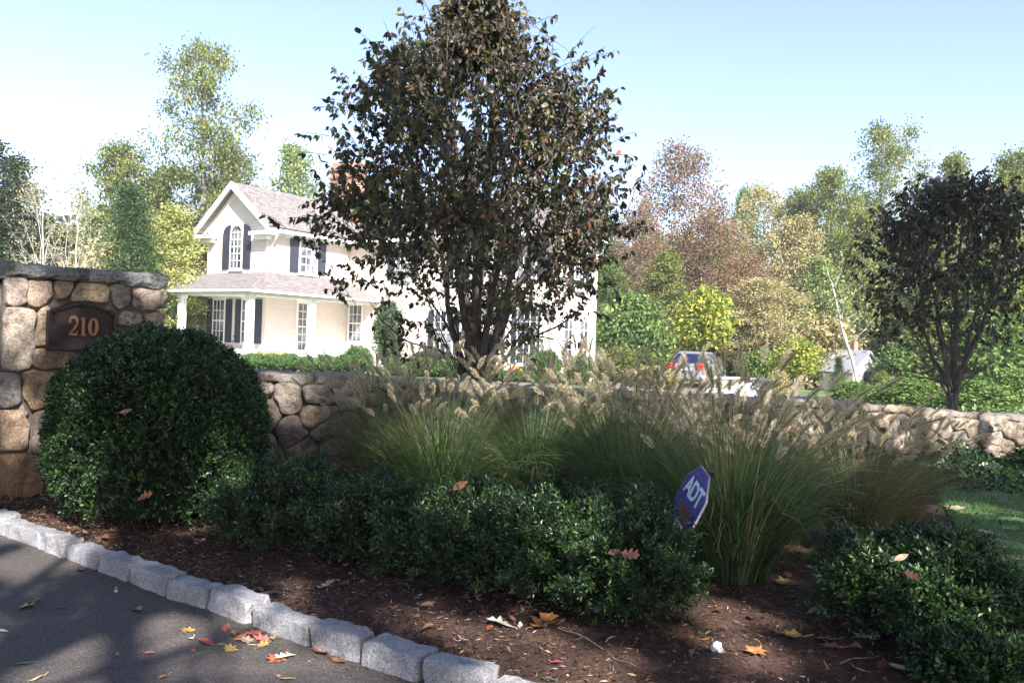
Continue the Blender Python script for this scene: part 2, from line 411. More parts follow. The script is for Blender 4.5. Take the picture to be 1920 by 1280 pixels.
# kerb
def granite_mat():
    m, nt, b = mat_new('granite'); n1 = tex_noise(nt, 120, 4, .8); n2 = tex_noise(nt, 9, 5)
    c = ramp(nt, n1, [(.3, (.08, .08, .09)), (.45, (.26, .26, .28)), (.62, (.45, .45, .47)), (.75, (.62, .61, .6))])
    c = mixc(nt, 'MULTIPLY', 1, c, ramp(nt, n2, [(.3, (.66, .64, .62)), (.7, (1.08, 1.08, 1.08))]))
    nt.links.new(c, b.inputs['Base Color']); b.inputs['Roughness'].default_value = .75; bump(nt, b, n1, .8, .006); return m
M['granite'] = granite_mat()
kt = empty('granite_kerb', (*kpts[8], 0), label='rough pale granite block kerb curving along the asphalt driveway', cat='kerb')
for k in range(len(kpts) - 1):
    a, b = kpts[k], kpts[k + 1]; d = b - a; L = np.linalg.norm(d); ang = math.atan2(d[1], d[0]); nn = np.array((-d[1], d[0])) / L
    w = random.uniform(.105, .125); h = random.uniform(.155, .17)
    c = (a + b) / 2 + nn * w / 2 * 1.0 * (1 if nn[1] > 0 else -1)
    mb = MB(); rockslab(mb, (c[0] - kpts[8][0], c[1] - kpts[8][1], .095 + random.uniform(-.02, .004) - h / 2), (L - .022, w, h), rotz(ang + random.uniform(-.06, .06)), (1, 1, 1), k + 1, .011, (14, 7, 7))
    mb.build('block', M['granite'], kt)

# ------------------------------------------------------------------ stone pillar
pA = np.array((-3.36, 5.33, 0)); pB = np.array((-2.59, 5.99, 0)); pe = pB - pA; PL = np.linalg.norm(pe); pe /= PL
pn = np.array((pe[1], -pe[0], 0.)); ez = np.array((0, 0, 1.))
pil = empty('stone_pillar', tuple((pA + pB) / 2 - pn * PL / 2), label='tall fieldstone gate pillar with slate cap behind the round bush', cat='pillar')
pil_o = np.array(pil.location)
def zp(x, y):               # pixel of the zoomed pillar view -> (u along face, z)
    q = onplane(x / 2.667, 480 + y / 2.667, pA + pn * .02, pn); return (np.dot(q - pA, pe), q[2])
ps = [([(20, 100), (130, 100), (137, 170), (135, 238), (70, 252), (18, 245)], (.58, .5, .45)),
      ([(140, 112), (265, 115), (262, 205), (235, 240), (190, 262), (132, 240)], (.55, .42, .34)),
      ([(272, 118), (378, 125), (375, 150), (330, 215), (270, 232)], (.46, .36, .27)),
      ([(386, 130), (540, 125), (552, 238), (450, 232), (340, 222)], (.5, .38, .27)),
      ([(546, 135), (655, 135), (650, 240), (610, 270), (556, 240)], (.33, .31, .3)),
      ([(662, 140), (778, 140), (778, 272), (705, 275), (657, 240)], (.52, .41, .36)),
      ([(18, 256), (100, 254), (185, 267), (172, 420), (160, 560), (80, 588), (5, 570)], (.56, .49, .42)),
      ([(192, 267), (245, 240), (250, 450), (168, 455)], (.5, .4, .3)),
      ([(600, 277), (710, 287), (715, 330), (660, 350), (592, 350)], (.44, .41, .39)),
      ([(720, 287), (785, 280), (785, 330), (722, 328)], (.48, .4, .34)),
      ([(165, 460), (260, 456), (430, 465), (400, 530), (330, 560), (200, 567), (158, 545)], (.38, .29, .2)),
      ([(-30, 580), (90, 592), (115, 680), (105, 740), (40, 760), (-30, 750)], (.36, .34, .33)),
      ([(105, 585), (170, 568), (310, 575), (318, 660), (240, 750), (160, 767), (118, 700)], (.52, .37, .23)),
      ([(112, 735), (157, 775), (140, 800), (97, 765)], (.38, .33, .3)),
      ([(-30, 770), (95, 770), (145, 810), (150, 965), (-30, 978)], (.52, .39, .27)),
      ([(162, 775), (300, 750), (300, 990), (155, 985)], (.3, .24, .2)),
      ([(-40, 990), (140, 985), (200, 1010), (228, 1180), (120, 1215), (-40, 1235)], (.4, .27, .15)),
      ([(440, 465), (590, 370), (785, 340), (785, 570), (420, 560)], (.4, .34, .28)),
      ([(322, 580), (785, 575), (785, 800), (310, 800)], (.45, .36, .27)),
      ([(310, 806), (785, 806), (785, 1000), (310, 1000)], (.35, .3, .27)),
      ([(236, 1006), (785, 1006), (785, 1230), (240, 1215)], (.4, .3, .22)),
      ([(-140, 90), (10, 95), (6, 250), (-140, 250)], (.4, .3, .2))]
mb = MB()
for k, (pl, c) in enumerate(ps):
    q = [zp(*p) for p in pl]
    q = [(max(.0, min(PL, a + (.05 if a > PL - .09 else 0))), z) for a, z in q]
    if max(a for a, _ in q) - min(a for a, _ in q) < .04: continue
    dome(mb, shrink([np.array(a) for a in q], -.006), pA - pil_o, pe, ez, pn, .036, np.array(c) * .8, k * 2.3, cut=.13)
PTOP = 1.46
for o, e, n_, sd in ((pB, -pn, pe, 3), (pA - pn * PL, pn, -pe, 4), (pB - pn * PL, -pe, -pn, 5)):
    voronoi_stones(mb, PL, PTOP, o - pil_o, e, ez, n_, .1, .18, .045, sd)
mb.build('masonry', M['stone'], pil, smooth=True)
mb = MB(); c = (pA + pB) / 2 - pn * PL / 2 - pil_o; ang = math.atan2(pe[1], pe[0])
mb.box((c[0], c[1], PTOP / 2 - .05), (PL - .01, PL - .01, PTOP + .1), (1, 1, 1), rotz(ang)); mb.build('mortar_core', M['mortar'], pil)
ztop = (P(150, 502, 5.6)[2])
mb = MB(); rockslab(mb, (c[0], c[1], ztop - .048), (PL + .15, PL + .15, .095), rotz(ang), (.2, .21, .225), 4, .022, (30, 30, 4))
cap = mb.build('cap', M['slate'], pil)
PTOP_ = ztop

# ------------------------------------------------------------------ address plaque
def pz(u, v, off): return onplane(u, v, pA + pn * off, pn)
pl0 = pz(92, 650, .09); pr0 = pz(221, 650, .09); pw = np.dot(pr0 - pl0, pe)
pc = pz(155, 612, .09); ph = abs(pz(155, 652, .09)[2] - pz(155, 562, .09)[2])
Mp = Matrix((( pe[0], ez[0], pn[0], pc[0]), (pe[1], ez[1], pn[1], pc[1]), (0, 1, 0, pc[2]), (0, 0, 0, 1)))
plq = empty('address_plaque', label='dark bronze house number plaque with arched top on the stone pillar', cat='plaque')
plq.matrix_world = Mp
def plq_outline(w, h, inset=0):
    w2, h2 = w / 2 - inset, h / 2 - inset; pts = []
    sh = h2 * .62; notch = w2 * .13
    pts += [(-w2, -h2), (w2, -h2), (w2, sh), (w2 - notch, sh), (w2 - notch, sh + h2 * .1)]
    for a in np.linspace(0, 1, 13): x = (w2 - notch * 1.5) * (1 - 2 * a); pts.append((x, sh + h2 * .1 + (h2 * .32) * math.cos(x / (w2 - notch * 1.5) * math.pi / 2) ** 1.3))
    pts += [(-w2 + notch, sh + h2 * .1), (-w2 + notch, sh), (-w2, sh)]
    return pts
bronze = simple('bronze', (.022, .013, .013), .42, .35, 60, .2, .3); bfield = simple('bronze_field', (.024, .011, .011), .6, .2, 200, .3, .5)
mb = MB(); mb.prism([(x, y, -.06) for x, y in plq_outline(pw, ph)], (0, 0, .07)); mb.build('backplate', bfield, plq)
mb = MB(); o_ = plq_outline(pw, ph); i_ = plq_outline(pw, ph, .022); n = len(o_)
v = [(x, y, .01) for x, y in o_] + [(x * .985, y * .98, .028) for x, y in o_] + [(x, y, .026) for x, y in i_] + [(x, y, .008) for x, y in i_]
i = np.arange(n); j = (i + 1) % n
mb.add(v, np.concatenate([np.stack([i + a * n, j + a * n, j + (a + 1) * n, i + (a + 1) * n], 1) for a in range(3)])); mb.build('rim', bronze, plq)
def text_mesh(name, txt, size, mat, parent, loc, extr=.003, sx=1.0, rot=None, bold=0.0, space=1.0):
    cu = bpy.data.curves.new(name, 'FONT'); cu.body = txt; cu.size = size; cu.extrude = extr; cu.align_x = 'CENTER'; cu.align_y = 'CENTER'; cu.offset = bold; cu.space_character = space
    o = bpy.data.objects.new(name, cu); COL.objects.link(o)
    dg = bpy.context.evaluated_depsgraph_get(); me = bpy.data.meshes.new_from_object(o.evaluated_get(dg))
    bpy.data.objects.remove(o); me.name = name
    for vv in me.vertices: vv.co.x *= sx
    m = bpy.data.objects.new(name, me); COL.objects.link(m); me.materials.clear(); me.materials.append(mat)
    m.parent = parent; m.location = loc
    if rot: m.rotation_euler = rot
    return m
gold = simple('copper_lettering', (.26, .13, .065), .5, .3)
# serif digits drawn as thick strokes
def digit(name, strokes, cx):
    mb = MB()
    for pts, rad in strokes:
        pts = np.array([(cx + x * .74, y * .95, .014) for x, y in pts]); rad = np.asarray(rad) * np.ones(len(pts))
        t = np.gradient(pts, axis=0); t /= np.linalg.norm(t, axis=1)[:, None] + 1e-9; nrm = np.column_stack([-t[:, 1], t[:, 0], 0 * t[:, 0]])
        a = pts + nrm * rad[:, None]; b = pts - nrm * rad[:, None]; n = len(pts)
        v = np.concatenate([a, b, a + (0, 0, .008), b + (0, 0, .008)]); i = np.arange(n - 1)
        mb.add(v, np.concatenate([np.stack([2 * n + i, 3 * n + i, 3 * n + i + 1, 2 * n + i + 1], 1), np.stack([i, i + 1, 2 * n + i + 1, 2 * n + i], 1), np.stack([n + i, 3 * n + i, 3 * n + i + 1, n + i + 1], 1)]))
    mb.build('digit', gold, plq).name = 'digit'
S = ph * .40 / 2; q = np.linspace(0, 1, 40)
arc = lambda cx, cy, rx, ry, a0, a1, m=30: [(cx + rx * math.cos(a), cy + ry * math.sin(a)) for a in np.linspace(R(a0), R(a1), m)]
two = arc(0, S * .45, S * .5, S * .55, 165, -35, 24) + [(S * .38, S * .1), (S * .1, -S * .3), (-S * .25, -S * .62), (-S * .5, -S * .9)]
digit('2', [(two, [S * (.07 + .1 * math.sin(math.pi * min(1, k / 20))) if k < 24 else S * .1 for k in range(len(two))]), ([(-S * .55, -S * .88), (S * .5, -S * .88)], S * .12), ([(S * .48, -S * .78), (S * .56, -S * .5)], S * .05), (arc(-S * .42, S * .5, S * .1, S * .1, 0, 360, 12), S * .07)], -pw * .145)
digit('1', [([(0, -S), (0, S)], S * .14), ([(-S * .32, -S * .95), (S * .32, -S * .95)], S * .06), ([(-S * .32, S * .72), (S * .03, S * .97)], S * .07)], 0.0)
zero = arc(0, 0, S * .46, S * .9, 0, 360, 48)
digit('0', [(zero, [S * (.07 + .1 * abs(math.cos(a))) for a in np.linspace(0, 2 * math.pi, 48)])], pw * .145)

# ------------------------------------------------------------------ stone wall
WX0, WX1 = -2.75, 9.5
wa = np.array((WX0, wall_y(WX0), 0)); wb = np.array((WX1, wall_y(WX1), 0)); we = wb - wa; WL = np.linalg.norm(we); we /= WL
wnrm = np.array((we[1], -we[0], 0.))
wtop = lambda s: .93 - .036 * s * 1.0 + .004 * s * math.sin(s * 1.3)
wt = empty('stone_wall', tuple(wa), label='long low fieldstone wall running behind the ornamental grasses', cat='wall')
mb = MB(); H0 = 1.0
capth = .075
voronoi_stones(mb, WL, H0, np.zeros(3) + ez * -.03, we, ez, wnrm, .055, .165, .065, 21, top=lambda s: wtop(s) - capth + .03)
voronoi_stones(mb, WL, H0, we * WL - wnrm * .42 + ez * -.03, -we, ez, -wnrm, .11, .19, .06, 31, top=lambda s: wtop(WL - s) - capth + .03)
mb.build('masonry', M['stone'], wt, smooth=True)
mb = MB()
nseg = 24
for k in range(nseg):
    s0, s1 = WL * k / nseg, WL * (k + 1) / nseg; zz = (wtop(s0) + wtop(s1)) / 2 - capth - .03
    p = [we * s0, we * s1, we * s1 - wnrm * .42, we * s0 - wnrm * .42]
    h0, h1 = wtop(s0) - capth - .02, wtop(s1) - capth - .02
    v = [q + ez * -.1 for q in p] + [p[0] + ez * h0, p[1] + ez * h1, p[2] + ez * h1, p[3] + ez * h0]
    mb.add(v, np.array([(0, 1, 5, 4), (2, 3, 7, 6), (4, 5, 6, 7)]))
mb.build('mortar_core', M['mortar'], wt)
mb = MB(); s = -.05; k = 0
while s < WL:
    L = random.choice([.28, .38, .5, .62, .8]) * random.uniform(.85, 1.15); th = random.uniform(.06, .1)
    sm = s + L / 2; c = we * sm - wnrm * (.21 + random.uniform(-.015, .015)) + ez * (wtop(sm) - th / 2 + random.uniform(-.012, .006))
    col = np.array(random.choice([(.38, .34, .3), (.44, .38, .32), (.33, .32, .31), (.5, .44, .38), (.42, .33, .25)])) * random.uniform(.85, 1.1)
    mx = rotz(math.atan2(we[1], we[0])) @ np.array(((1, 0, .036), (0, 1, 0), (-.036, 0, 1)))
    rockslab(mb, c, (L - .014, .49, th), mx, col, k + 50, .035, (10, 8, 3)); s += L; k += 1
mb.build('coping', M['stone'], wt, smooth=True)

# ------------------------------------------------------------------ foliage generators
def norm(a): return a / (np.linalg.norm(a, axis=-1, keepdims=True) + 1e-9)
def rdir(rg, n): return norm(rg.normal(size=(n, 3)))
def leaves_quad(mb, pos, d, nr, L, W, col):
    n = len(pos); d = norm(d); sd = norm(np.cross(d, nr)); L = np.broadcast_to(L, (n,))[:, None]; W = np.broadcast_to(W, (n,))[:, None]
    up = np.cross(sd, d)
    v = np.stack([pos, pos + d * L * .5 + sd * W * .5 + up * W * .12, pos + d * L, pos + d * L * .5 - sd * W * .5 + up * W * .12], 1).reshape(-1, 3)
    mb.add(v, (np.arange(n)[:, None] * 4 + np.array([[0, 1, 2, 3]])), np.repeat(col, 4, 0))
def leaves_full(mb, pos, d, nr, L, W, col):
    n = len(pos); d = norm(d); sd = norm(np.cross(d, nr)); up = np.cross(sd, d)
    L = np.broadcast_to(L, (n,))[:, None]; W = np.broadcast_to(W, (n,))[:, None]
    def pt(t, w, h): return pos + d * L * t + sd * W * w + up * L * h
    v = np.stack([pt(0, 0, 0), pt(.3, 0, .05), pt(.68, 0, .03), pt(1, 0, -.12), pt(.25, .42, .13), pt(.6, .4, .1), pt(.25, -.42, .13), pt(.6, -.4, .1)], 1).reshape(-1, 3)
    b = np.arange(n)[:, None] * 8
    mb.add(v, [b + np.array([[0, 4, 1]]), b + np.array([[0, 1, 6]]), b + np.array([[5, 3, 2]]), b + np.array([[2, 3, 7]]),
               b + np.array([[1, 4, 5, 2]]), b + np.array([[1, 2, 7, 6]])], np.repeat(col, 8, 0))
def pick(rg, pal, n, var=.2, wts=None):
    pal = np.array(pal); w = None if wts is None else np.array(wts) / sum(wts)
    c = pal[rg.choice(len(pal), n, p=w)]; return np.clip(c * (1 + rg.normal(size=(n, 1)) * var), 0.005, 1)
def bez(a, b, c, n):
    t = np.linspace(0, 1, n)[:, None]; return a * (1 - t) ** 2 + 2 * b * t * (1 - t) + c * t * t

def tree_parts(seed, H, prof, base, trunk_r, nlimb, nsub, lpc, ll, lw, cr_, pal, wts=None, mode='round', stems=1, lean=(0, 0), full=False,
               wcol=(1, 1, 1), droop=.4, twigs=0, upsweep=.5, thin_low=0.0, var=.22, limbr=.35):
    """prof: list of (z, radius) of the crown outline; returns (wood MB, leaves MB)"""
    rg = np.random.default_rng(seed); wood = MB(); lv = MB()
    pz_ = np.array([p[0] for p in prof], float); pr_ = np.array([p[1] for p in prof], float)
    z0, z1 = pz_[0], pz_[-1]
    lean = np.array((*lean, 0.))
    def axis(z): return lean * (z / H) ** 1.2 + np.array((.03 * H * math.sin(z / H * 5 + seed), .03 * H * math.cos(z / H * 4 + seed), 0)) * (z / H) * (0.6)
    # stems
    stem_list = []
    for s_ in range(stems):
        if stems == 1:
            zs = np.linspace(-.15, z1 * .96, 14); pts = np.array([axis(max(z, 0)) + (0, 0, z) for z in zs])
        else:
            az = s_ * 2.4 + seed; sp = rg.uniform(.2, .62) * (0 if s_ == 0 else 1); top = z1 * rg.uniform(.62, .9) if s_ else z1 * .97
            zs = np.linspace(-.1, top, 14); off = np.array((math.cos(az), math.sin(az), 0)) * sp * pr_.max()
            pts = np.array([axis(max(z, 0)) + off * sstep((z - base * .35) / (top)) ** .8 * 1.3 + (0, 0, z) for z in zs])
            pts[:, :2] += rg.normal(size=(14, 2)) * .008 * H * np.linspace(0, 1, 14)[:, None]
        rr = trunk_r * (1 if s_ == 0 else rg.uniform(.5, .75)) * (1 - np.linspace(0, 1, 14) ** .8) ** .9 + trunk_r * .04
        rr[0] *= 1.35; rr[1] *= 1.08
        wood.tube(pts, rr, 8, wcol); stem_list.append((pts, rr))
    cl = []
    for k in range(nlimb):
        pts, rr = stem_list[k % len(stem_list)]
        t = (k + rg.uniform(0, 1)) / nlimb
        tz = z0 + (z1 - z0) * (t ** (.85))
        R_ = np.interp(tz, pz_, pr_); az = k * 2.399 + rg.uniform(-.5, .5)
        rad = R_ * (rg.uniform(.55, 1.0) if mode != 'cone' else rg.uniform(.85, 1.05))
        ax = axis(tz)
        end = ax + np.array((math.cos(az) * rad, math.sin(az) * rad, tz))
        if mode == 'cone': sz = min(z1 * .97, tz + rad * .12); end[2] -= rad * droop
        else: sz = max(base, tz - rad * upsweep * rg.uniform(.7, 1.3) - .04 * H)
        st_i = np.argmin(abs(pts[:, 2] - sz)); st = pts[st_i]
        mid = st * .5 + end * .5 + np.array((0, 0, -rad * .1 if mode != 'cone' else rad * .08)) + rg.normal(size=3) * rad * .06
        lp = bez(st, mid, end, 8); r0 = max(rr[st_i] * .55, trunk_r * .06) * (limbr / .35)
        wood.tube(lp, np.linspace(r0, trunk_r * .02, 8), 5, wcol)
        cl.append((end, 1.0))
        for j in range(nsub):
            a = lp[rg.integers(3, 8)]
            sc = np.interp(a[2], pz_, pr_) * .45
            e = a + rdir(rg, 1)[0] * sc * rg.uniform(.4, 1.0) * np.array((1, 1, .8)) + np.array((0, 0, sc * .15))
            # keep inside outline
            axe = axis(e[2]); dr = e[:2] - axe[:2]; rl = np.linalg.norm(dr); Rm = np.interp(e[2], pz_, pr_) * 1.06
            if rl > Rm: e[:2] = axe[:2] + dr * Rm / rl
            e[2] = min(max(e[2], z0), z1 * 1.02)
            m2 = (a + e) / 2 + rg.normal(size=3) * sc * .08
            wood.tube(bez(a, m2, e, 5), np.linspace(r0 * .4, trunk_r * .015, 5), 4, wcol)
            cl.append((e, 1.0))
            for w in range(twigs):
                a2 = a + (e - a) * rg.uniform(.4, 1); e2 = a2 + rdir(rg, 1)[0] * np.array((1, 1, .7)) * sc * rg.uniform(.2, .5) + (0, 0, sc * .12)
                wood.tube(np.array([a2, (a2 + e2) / 2 + rg.normal(size=3) * .02, e2]), (trunk_r * .03, trunk_r * .02, trunk_r * .01), 3, wcol); cl.append((e2, .6))
    C = np.array([c for c, _ in cl]); wgt = np.array([w for _, w in cl])
    if thin_low:
        keep = rg.random(len(C)) < np.clip((C[:, 2] - z0) / (thin_low), .35, 1); C = C[keep]; wgt = wgt[keep]
    if lpc > 0:
        cnt = np.maximum(1, (lpc * wgt * rg.uniform(.5, 1.5, len(C)))).astype(int)
        ctr = np.repeat(C, cnt, 0); n = len(ctr)
        shade = np.repeat(rg.normal(size=(len(C), 1)), cnt, 0)
        off = rg.normal(size=(n, 3)) * np.array((1, 1, .7)) * cr_
        pos = ctr + off
        d = rdir(rg, n) + np.array((0, 0, -droop)); nr = rdir(rg, n) + np.array((0, -.2, .6))
        col = pick(rg, pal, n, var, wts) * (1 + .12 * shade)
        (leaves_full if full else leaves_quad)(lv, pos, d, nr, ll * rg.uniform(.7, 1.25, n), lw * rg.uniform(.7, 1.25, n), np.clip(col, .004, 1))
    return wood, lv

def make_tree(name, loc, label, cat, parts, wood_mat, leaf_m, group=None):
    e = empty(name, tuple(loc), label=label, cat=cat, group=group)
    parts[0].build('trunk', wood_mat, e, smooth=True)
    if parts[1].n: parts[1].build('crown', leaf_m, e)
    return e
def copy_thing(o, loc, rz, scale, label, group=None):
    c = o.copy(); COL.objects.link(c); c.location = loc; c.rotation_euler = (0, 0, rz); c.scale = scale if hasattr(scale, '__len__') else (scale,) * 3
    c['label'] = label
    if group: c['group'] = group
    for ch in o.children:
        d = ch.copy(); COL.objects.link(d); d.parent = c
    return c

# ------------------------------------------------------------------ the big tree in front of the house
DKPAL = [(.06, .045, .036), (.1, .07, .052), (.07, .08, .035), (.14, .11, .07), (.05, .06, .04), (.2, .08, .05), (.14, .17, .06)]
tb = P(893, 712, 9.0); tb[2] = .0
prof = [(1.1, .8), (1.5, 1.15), (1.9, 1.4), (2.4, 1.52), (2.9, 1.5), (3.35, 1.36), (3.75, 1.2), (4.0, .75), (4.25, .36), (4.8, .2), (5.2, .1), (5.45, .03)]
def spray_tree(seed, H, prof, base, trunk_r, stems, nlimb, nsub, ntw, ll, lpt, pal, wts, thin=1.5):
    """close-up tree: stems, limbs, twigs with leaves hanging along each twig"""
    w, l = tree_parts(seed, H, prof, base, trunk_r, nlimb, nsub, 0, ll, ll, .1, pal, wts, stems=stems, twigs=0, upsweep=1.35, limbr=.16)
    rg = np.random.default_rng(seed + 1)
    pz_ = np.array([p[0] for p in prof]); pr_ = np.array([p[1] for p in prof]); z0, z1 = pz_[0], pz_[-1]
    # twig anchor points fill the crown with clumps
    nC = nlimb * 4; cz = z0 + (z1 - z0) * rg.random(nC) ** .8; ca = rg.random(nC) * 6.283; crr = np.interp(cz, pz_, pr_) * np.sqrt(rg.uniform(.08, 1.0, nC)) * (1 + .22 * np.array([noise.noise(Vector((math.cos(a) * 1.6, math.sin(a) * 1.6, z * 1.3 + seed))) * 2 for a, z in zip(ca, cz)])); crr = np.minimum(crr, np.interp(cz, pz_, pr_) * .98)
    C = np.column_stack([crr * np.cos(ca), crr * np.sin(ca), cz])
    C[:, 0] -= .028 * cz; dens = np.clip((cz - z0) / thin, .22, 1)
    pos = []; dr = []
    cols = []
    for k in range(nC):
        for _ in range(int(ntw * dens[k] * rg.uniform(.5, 1.5))):
            nar = min(1, .45 + np.interp(cz[k], pz_, pr_) * .6); a = C[k] + rg.normal(size=3) * .17 * nar; out = np.array((a[0], a[1], 0.)); on = np.linalg.norm(out) + 1e-6
            d = norm(out / on * .5 + np.array((0, 0, rg.uniform(.2, .9))) + rg.normal(size=3) * .35)
            L = rg.uniform(.22, .45) * nar; b = a + d * L; m = (a + b) / 2 + (0, 0, .02)
            w.tube(np.array([a - d * .05, m, b]), (.0045, .0035, .002), 3)
            n = int(lpt * L / .33); t = rg.uniform(.1, 1.03, n)[:, None]
            pos.append(a + (b - a) * t); dd = rg.normal(size=(n, 3)) * .55 + out / on * .3 + np.array((0, 0, -.75)); dr.append(dd)
            cols.append(np.clip(pick(rg, pal, n, .25, wts) * (1 + .2 * rg.normal()), .01, 1))
    pos = np.concatenate(pos); dr = np.concatenate(dr); cols = np.concatenate(cols); n = len(pos)
    leaves_full(l, pos, dr, rdir(rg, n) + np.array((0, -.3, .5)), ll * rg.uniform(.65, 1.2, n), ll * .56 * rg.uniform(.75, 1.15, n), cols)
    return w, l
parts = spray_tree(11, 6.1, prof, .38, .085, 9, 66, 5, 18, .083, 11, DKPAL, (4, 4, 3, 2, 3, .6, 1))
# low bare side branches seen against the white house
for pts, r0 in (([(895, 715, 9), (940, 680, 8.9), (980, 640, 8.8), (1050, 610, 8.7), (1100, 570, 8.6)], .02), ([(980, 640, 8.8), (984, 600, 8.75), (990, 540, 8.7)], .011), ([(885, 690, 9), (820, 655, 9.1), (760, 640, 9.1), (715, 600, 9.2), (690, 560, 9.2)], .014), ([(1010, 630, 8.75), (1060, 640, 8.6), (1110, 600, 8.5)], .008)):
    q = np.array([P(*p) - tb for p in pts]); tt_ = np.linspace(0, len(q) - 1, 14); q = np.column_stack([np.interp(tt_, np.arange(len(q)), q[:, i]) for i in range(3)])
    parts[0].tube(q, np.linspace(r0, r0 * .3, 14), 6)
make_tree('broadleaf_tree', tb, 'large dark bronze-leaved tree standing before the white house', 'tree', parts, M['bark'], M['leaf'])
rb = P(1787, 765, 15.5); rb[2] = gz(rb[0], rb[1])
prof2 = [(1.3, .8), (2.0, 1.25), (2.8, 1.55), (3.3, 1.5), (3.8, 1.25), (4.2, .85), (4.6, .25)]
parts = spray_tree(23, 5.4, prof2, .7, .09, 8, 60, 5, 6, .115, 9, [(.035, .03, .022), (.05, .035, .028), (.035, .045, .022), (.07, .06, .035)], (3, 3, 2, 1), thin=1.6)
make_tree('broadleaf_tree', rb, 'dark bronze-leaved tree behind the wall at the right end', 'tree', parts, M['bark'], M['leaf'])

# ------------------------------------------------------------------ bushes
def bush_parts(seed, rx, ry, h, nshoot, ll, lw, pal, wts=None, lump=.06, low=.0, sq=2.4, kz=.55, sprig=.0):
    rg = np.random.default_rng(seed); lv = MB()
    d = rdir(rg, nshoot); d[:, 2] = np.abs(d[:, 2]) * 1.0 - rg.random(nshoot) * kz * (rg.random(nshoot) < .5)
    d = norm(d)
    e = (np.abs(d[:, 0]) ** sq + np.abs(d[:, 1]) ** sq + np.abs(d[:, 2]) ** sq) ** (-1 / sq)
    lp = np.array([noise.noise(Vector(q * 3.1 + seed)) + .5 * noise.noise(Vector(q * 8 + seed)) for q in d])
    r = e * (1 + lump * lp * 2) * (1 - rg.random(nshoot) ** 2.2 * .2)
    cz = h * .45
    pos = d * r[:, None] * np.array((rx, ry, 1)); pos[:, 2] = np.where(d[:, 2] > 0, pos[:, 2] * (h - cz), pos[:, 2] * cz / .75) + cz
    pos[:, 2] = np.maximum(pos[:, 2], .02 + .03 * rg.random(nshoot))
    nrm = norm(d / np.array((rx, ry, h * .5)))
    sd = norm(nrm + np.array((0, 0, .45)) + rg.normal(size=(nshoot, 3)) * .45)
    sl = ll * rg.uniform(1.4, 3.4, nshoot) * (1 + (rg.random(nshoot) < sprig) * 2.2)
    k = 9
    t = np.linspace(.0, 1, k)[None, :, None]
    a = norm(np.cross(sd, rdir(rg, nshoot))); b = np.cross(sd, a)
    th = (np.arange(k) * 2.4)[None, :, None] + rg.random(nshoot)[:, None, None] * 6
    lp_ = pos[:, None] + sd[:, None] * (t - .6) * sl[:, None, None]
    ld = norm(sd[:, None] * (.5 + t * .6) + a[:, None] * np.cos(th) + b[:, None] * np.sin(th))
    n = nshoot * k
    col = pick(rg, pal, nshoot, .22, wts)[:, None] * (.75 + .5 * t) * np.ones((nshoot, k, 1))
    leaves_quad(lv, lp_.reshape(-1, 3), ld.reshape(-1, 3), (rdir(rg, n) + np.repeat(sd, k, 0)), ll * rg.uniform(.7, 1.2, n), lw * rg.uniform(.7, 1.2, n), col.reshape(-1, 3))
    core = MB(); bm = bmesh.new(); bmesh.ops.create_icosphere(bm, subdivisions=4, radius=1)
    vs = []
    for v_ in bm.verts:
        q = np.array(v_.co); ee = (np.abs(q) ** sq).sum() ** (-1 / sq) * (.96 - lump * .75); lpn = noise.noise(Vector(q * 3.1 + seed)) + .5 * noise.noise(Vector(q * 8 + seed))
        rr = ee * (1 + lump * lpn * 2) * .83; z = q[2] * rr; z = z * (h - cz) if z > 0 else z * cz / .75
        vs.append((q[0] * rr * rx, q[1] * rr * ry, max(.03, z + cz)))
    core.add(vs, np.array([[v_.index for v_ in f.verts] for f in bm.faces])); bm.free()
    return core, lv
def make_bush(name, loc, label, cat, parts, group=None, lm='glossleaf'):
    e = empty(name, tuple(loc), label=label, cat=cat, group=group)
    parts[0].build('stems', M['core'], e, smooth=True); parts[1].build('foliage', M[lm], e); return e  # stems: closed near-black core filling the bush, standing in for its dark inside
BOX = [(.014, .036, .011), (.021, .052, .014), (.009, .023, .009), (.042, .085, .02), (.08, .14, .035)]
bc = np.array((-2.13, 5.02, .05))
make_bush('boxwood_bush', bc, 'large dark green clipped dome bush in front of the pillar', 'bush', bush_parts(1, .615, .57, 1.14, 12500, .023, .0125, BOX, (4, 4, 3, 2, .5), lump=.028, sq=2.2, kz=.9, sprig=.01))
LOW = [(.016, .036, .013), (.024, .054, .015), (.01, .022, .01), (.042, .09, .02), (.08, .13, .03)]
hb = [(548, 4.45, .31, .31, .44, 'leftmost low hedge bush, dark green, beside the tall dome bush'),
      (690, 4.25, .34, .3, .40, 'low hedge bush second from the dome bush, dark and loose'),
      (880, 4.02, .37, .33, .43, 'bright green low hedge bush in the middle of the row'),
      (1060, 3.75, .36, .32, .44, 'low hedge bush with a dark hollow beneath it'),
      (1185, 3.5, .26, .3, .46, 'shaggy low hedge bush just left of the blue yard sign')]
for k, (u, D, rx, ry, h, lab) in enumerate(hb):
    x = (u - 960) / F * D
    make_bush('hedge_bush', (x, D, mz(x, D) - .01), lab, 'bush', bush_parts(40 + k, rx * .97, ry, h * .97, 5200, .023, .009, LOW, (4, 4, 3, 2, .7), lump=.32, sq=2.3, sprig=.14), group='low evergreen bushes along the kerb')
x = (1700 - 960) / F * 3.38
make_bush('hedge_bush', (x + .1, 3.38, mz(x, 3.38) - .01), 'low round bush with pale green tips at the lower right', 'bush', bush_parts(50, .33, .31, .39, 5200, .025, .011, LOW, (4, 4, 3, 2, .9), lump=.26, sq=2.4, sprig=.08), group='low evergreen bushes along the kerb')
x = (1850 - 960) / F * 2.85
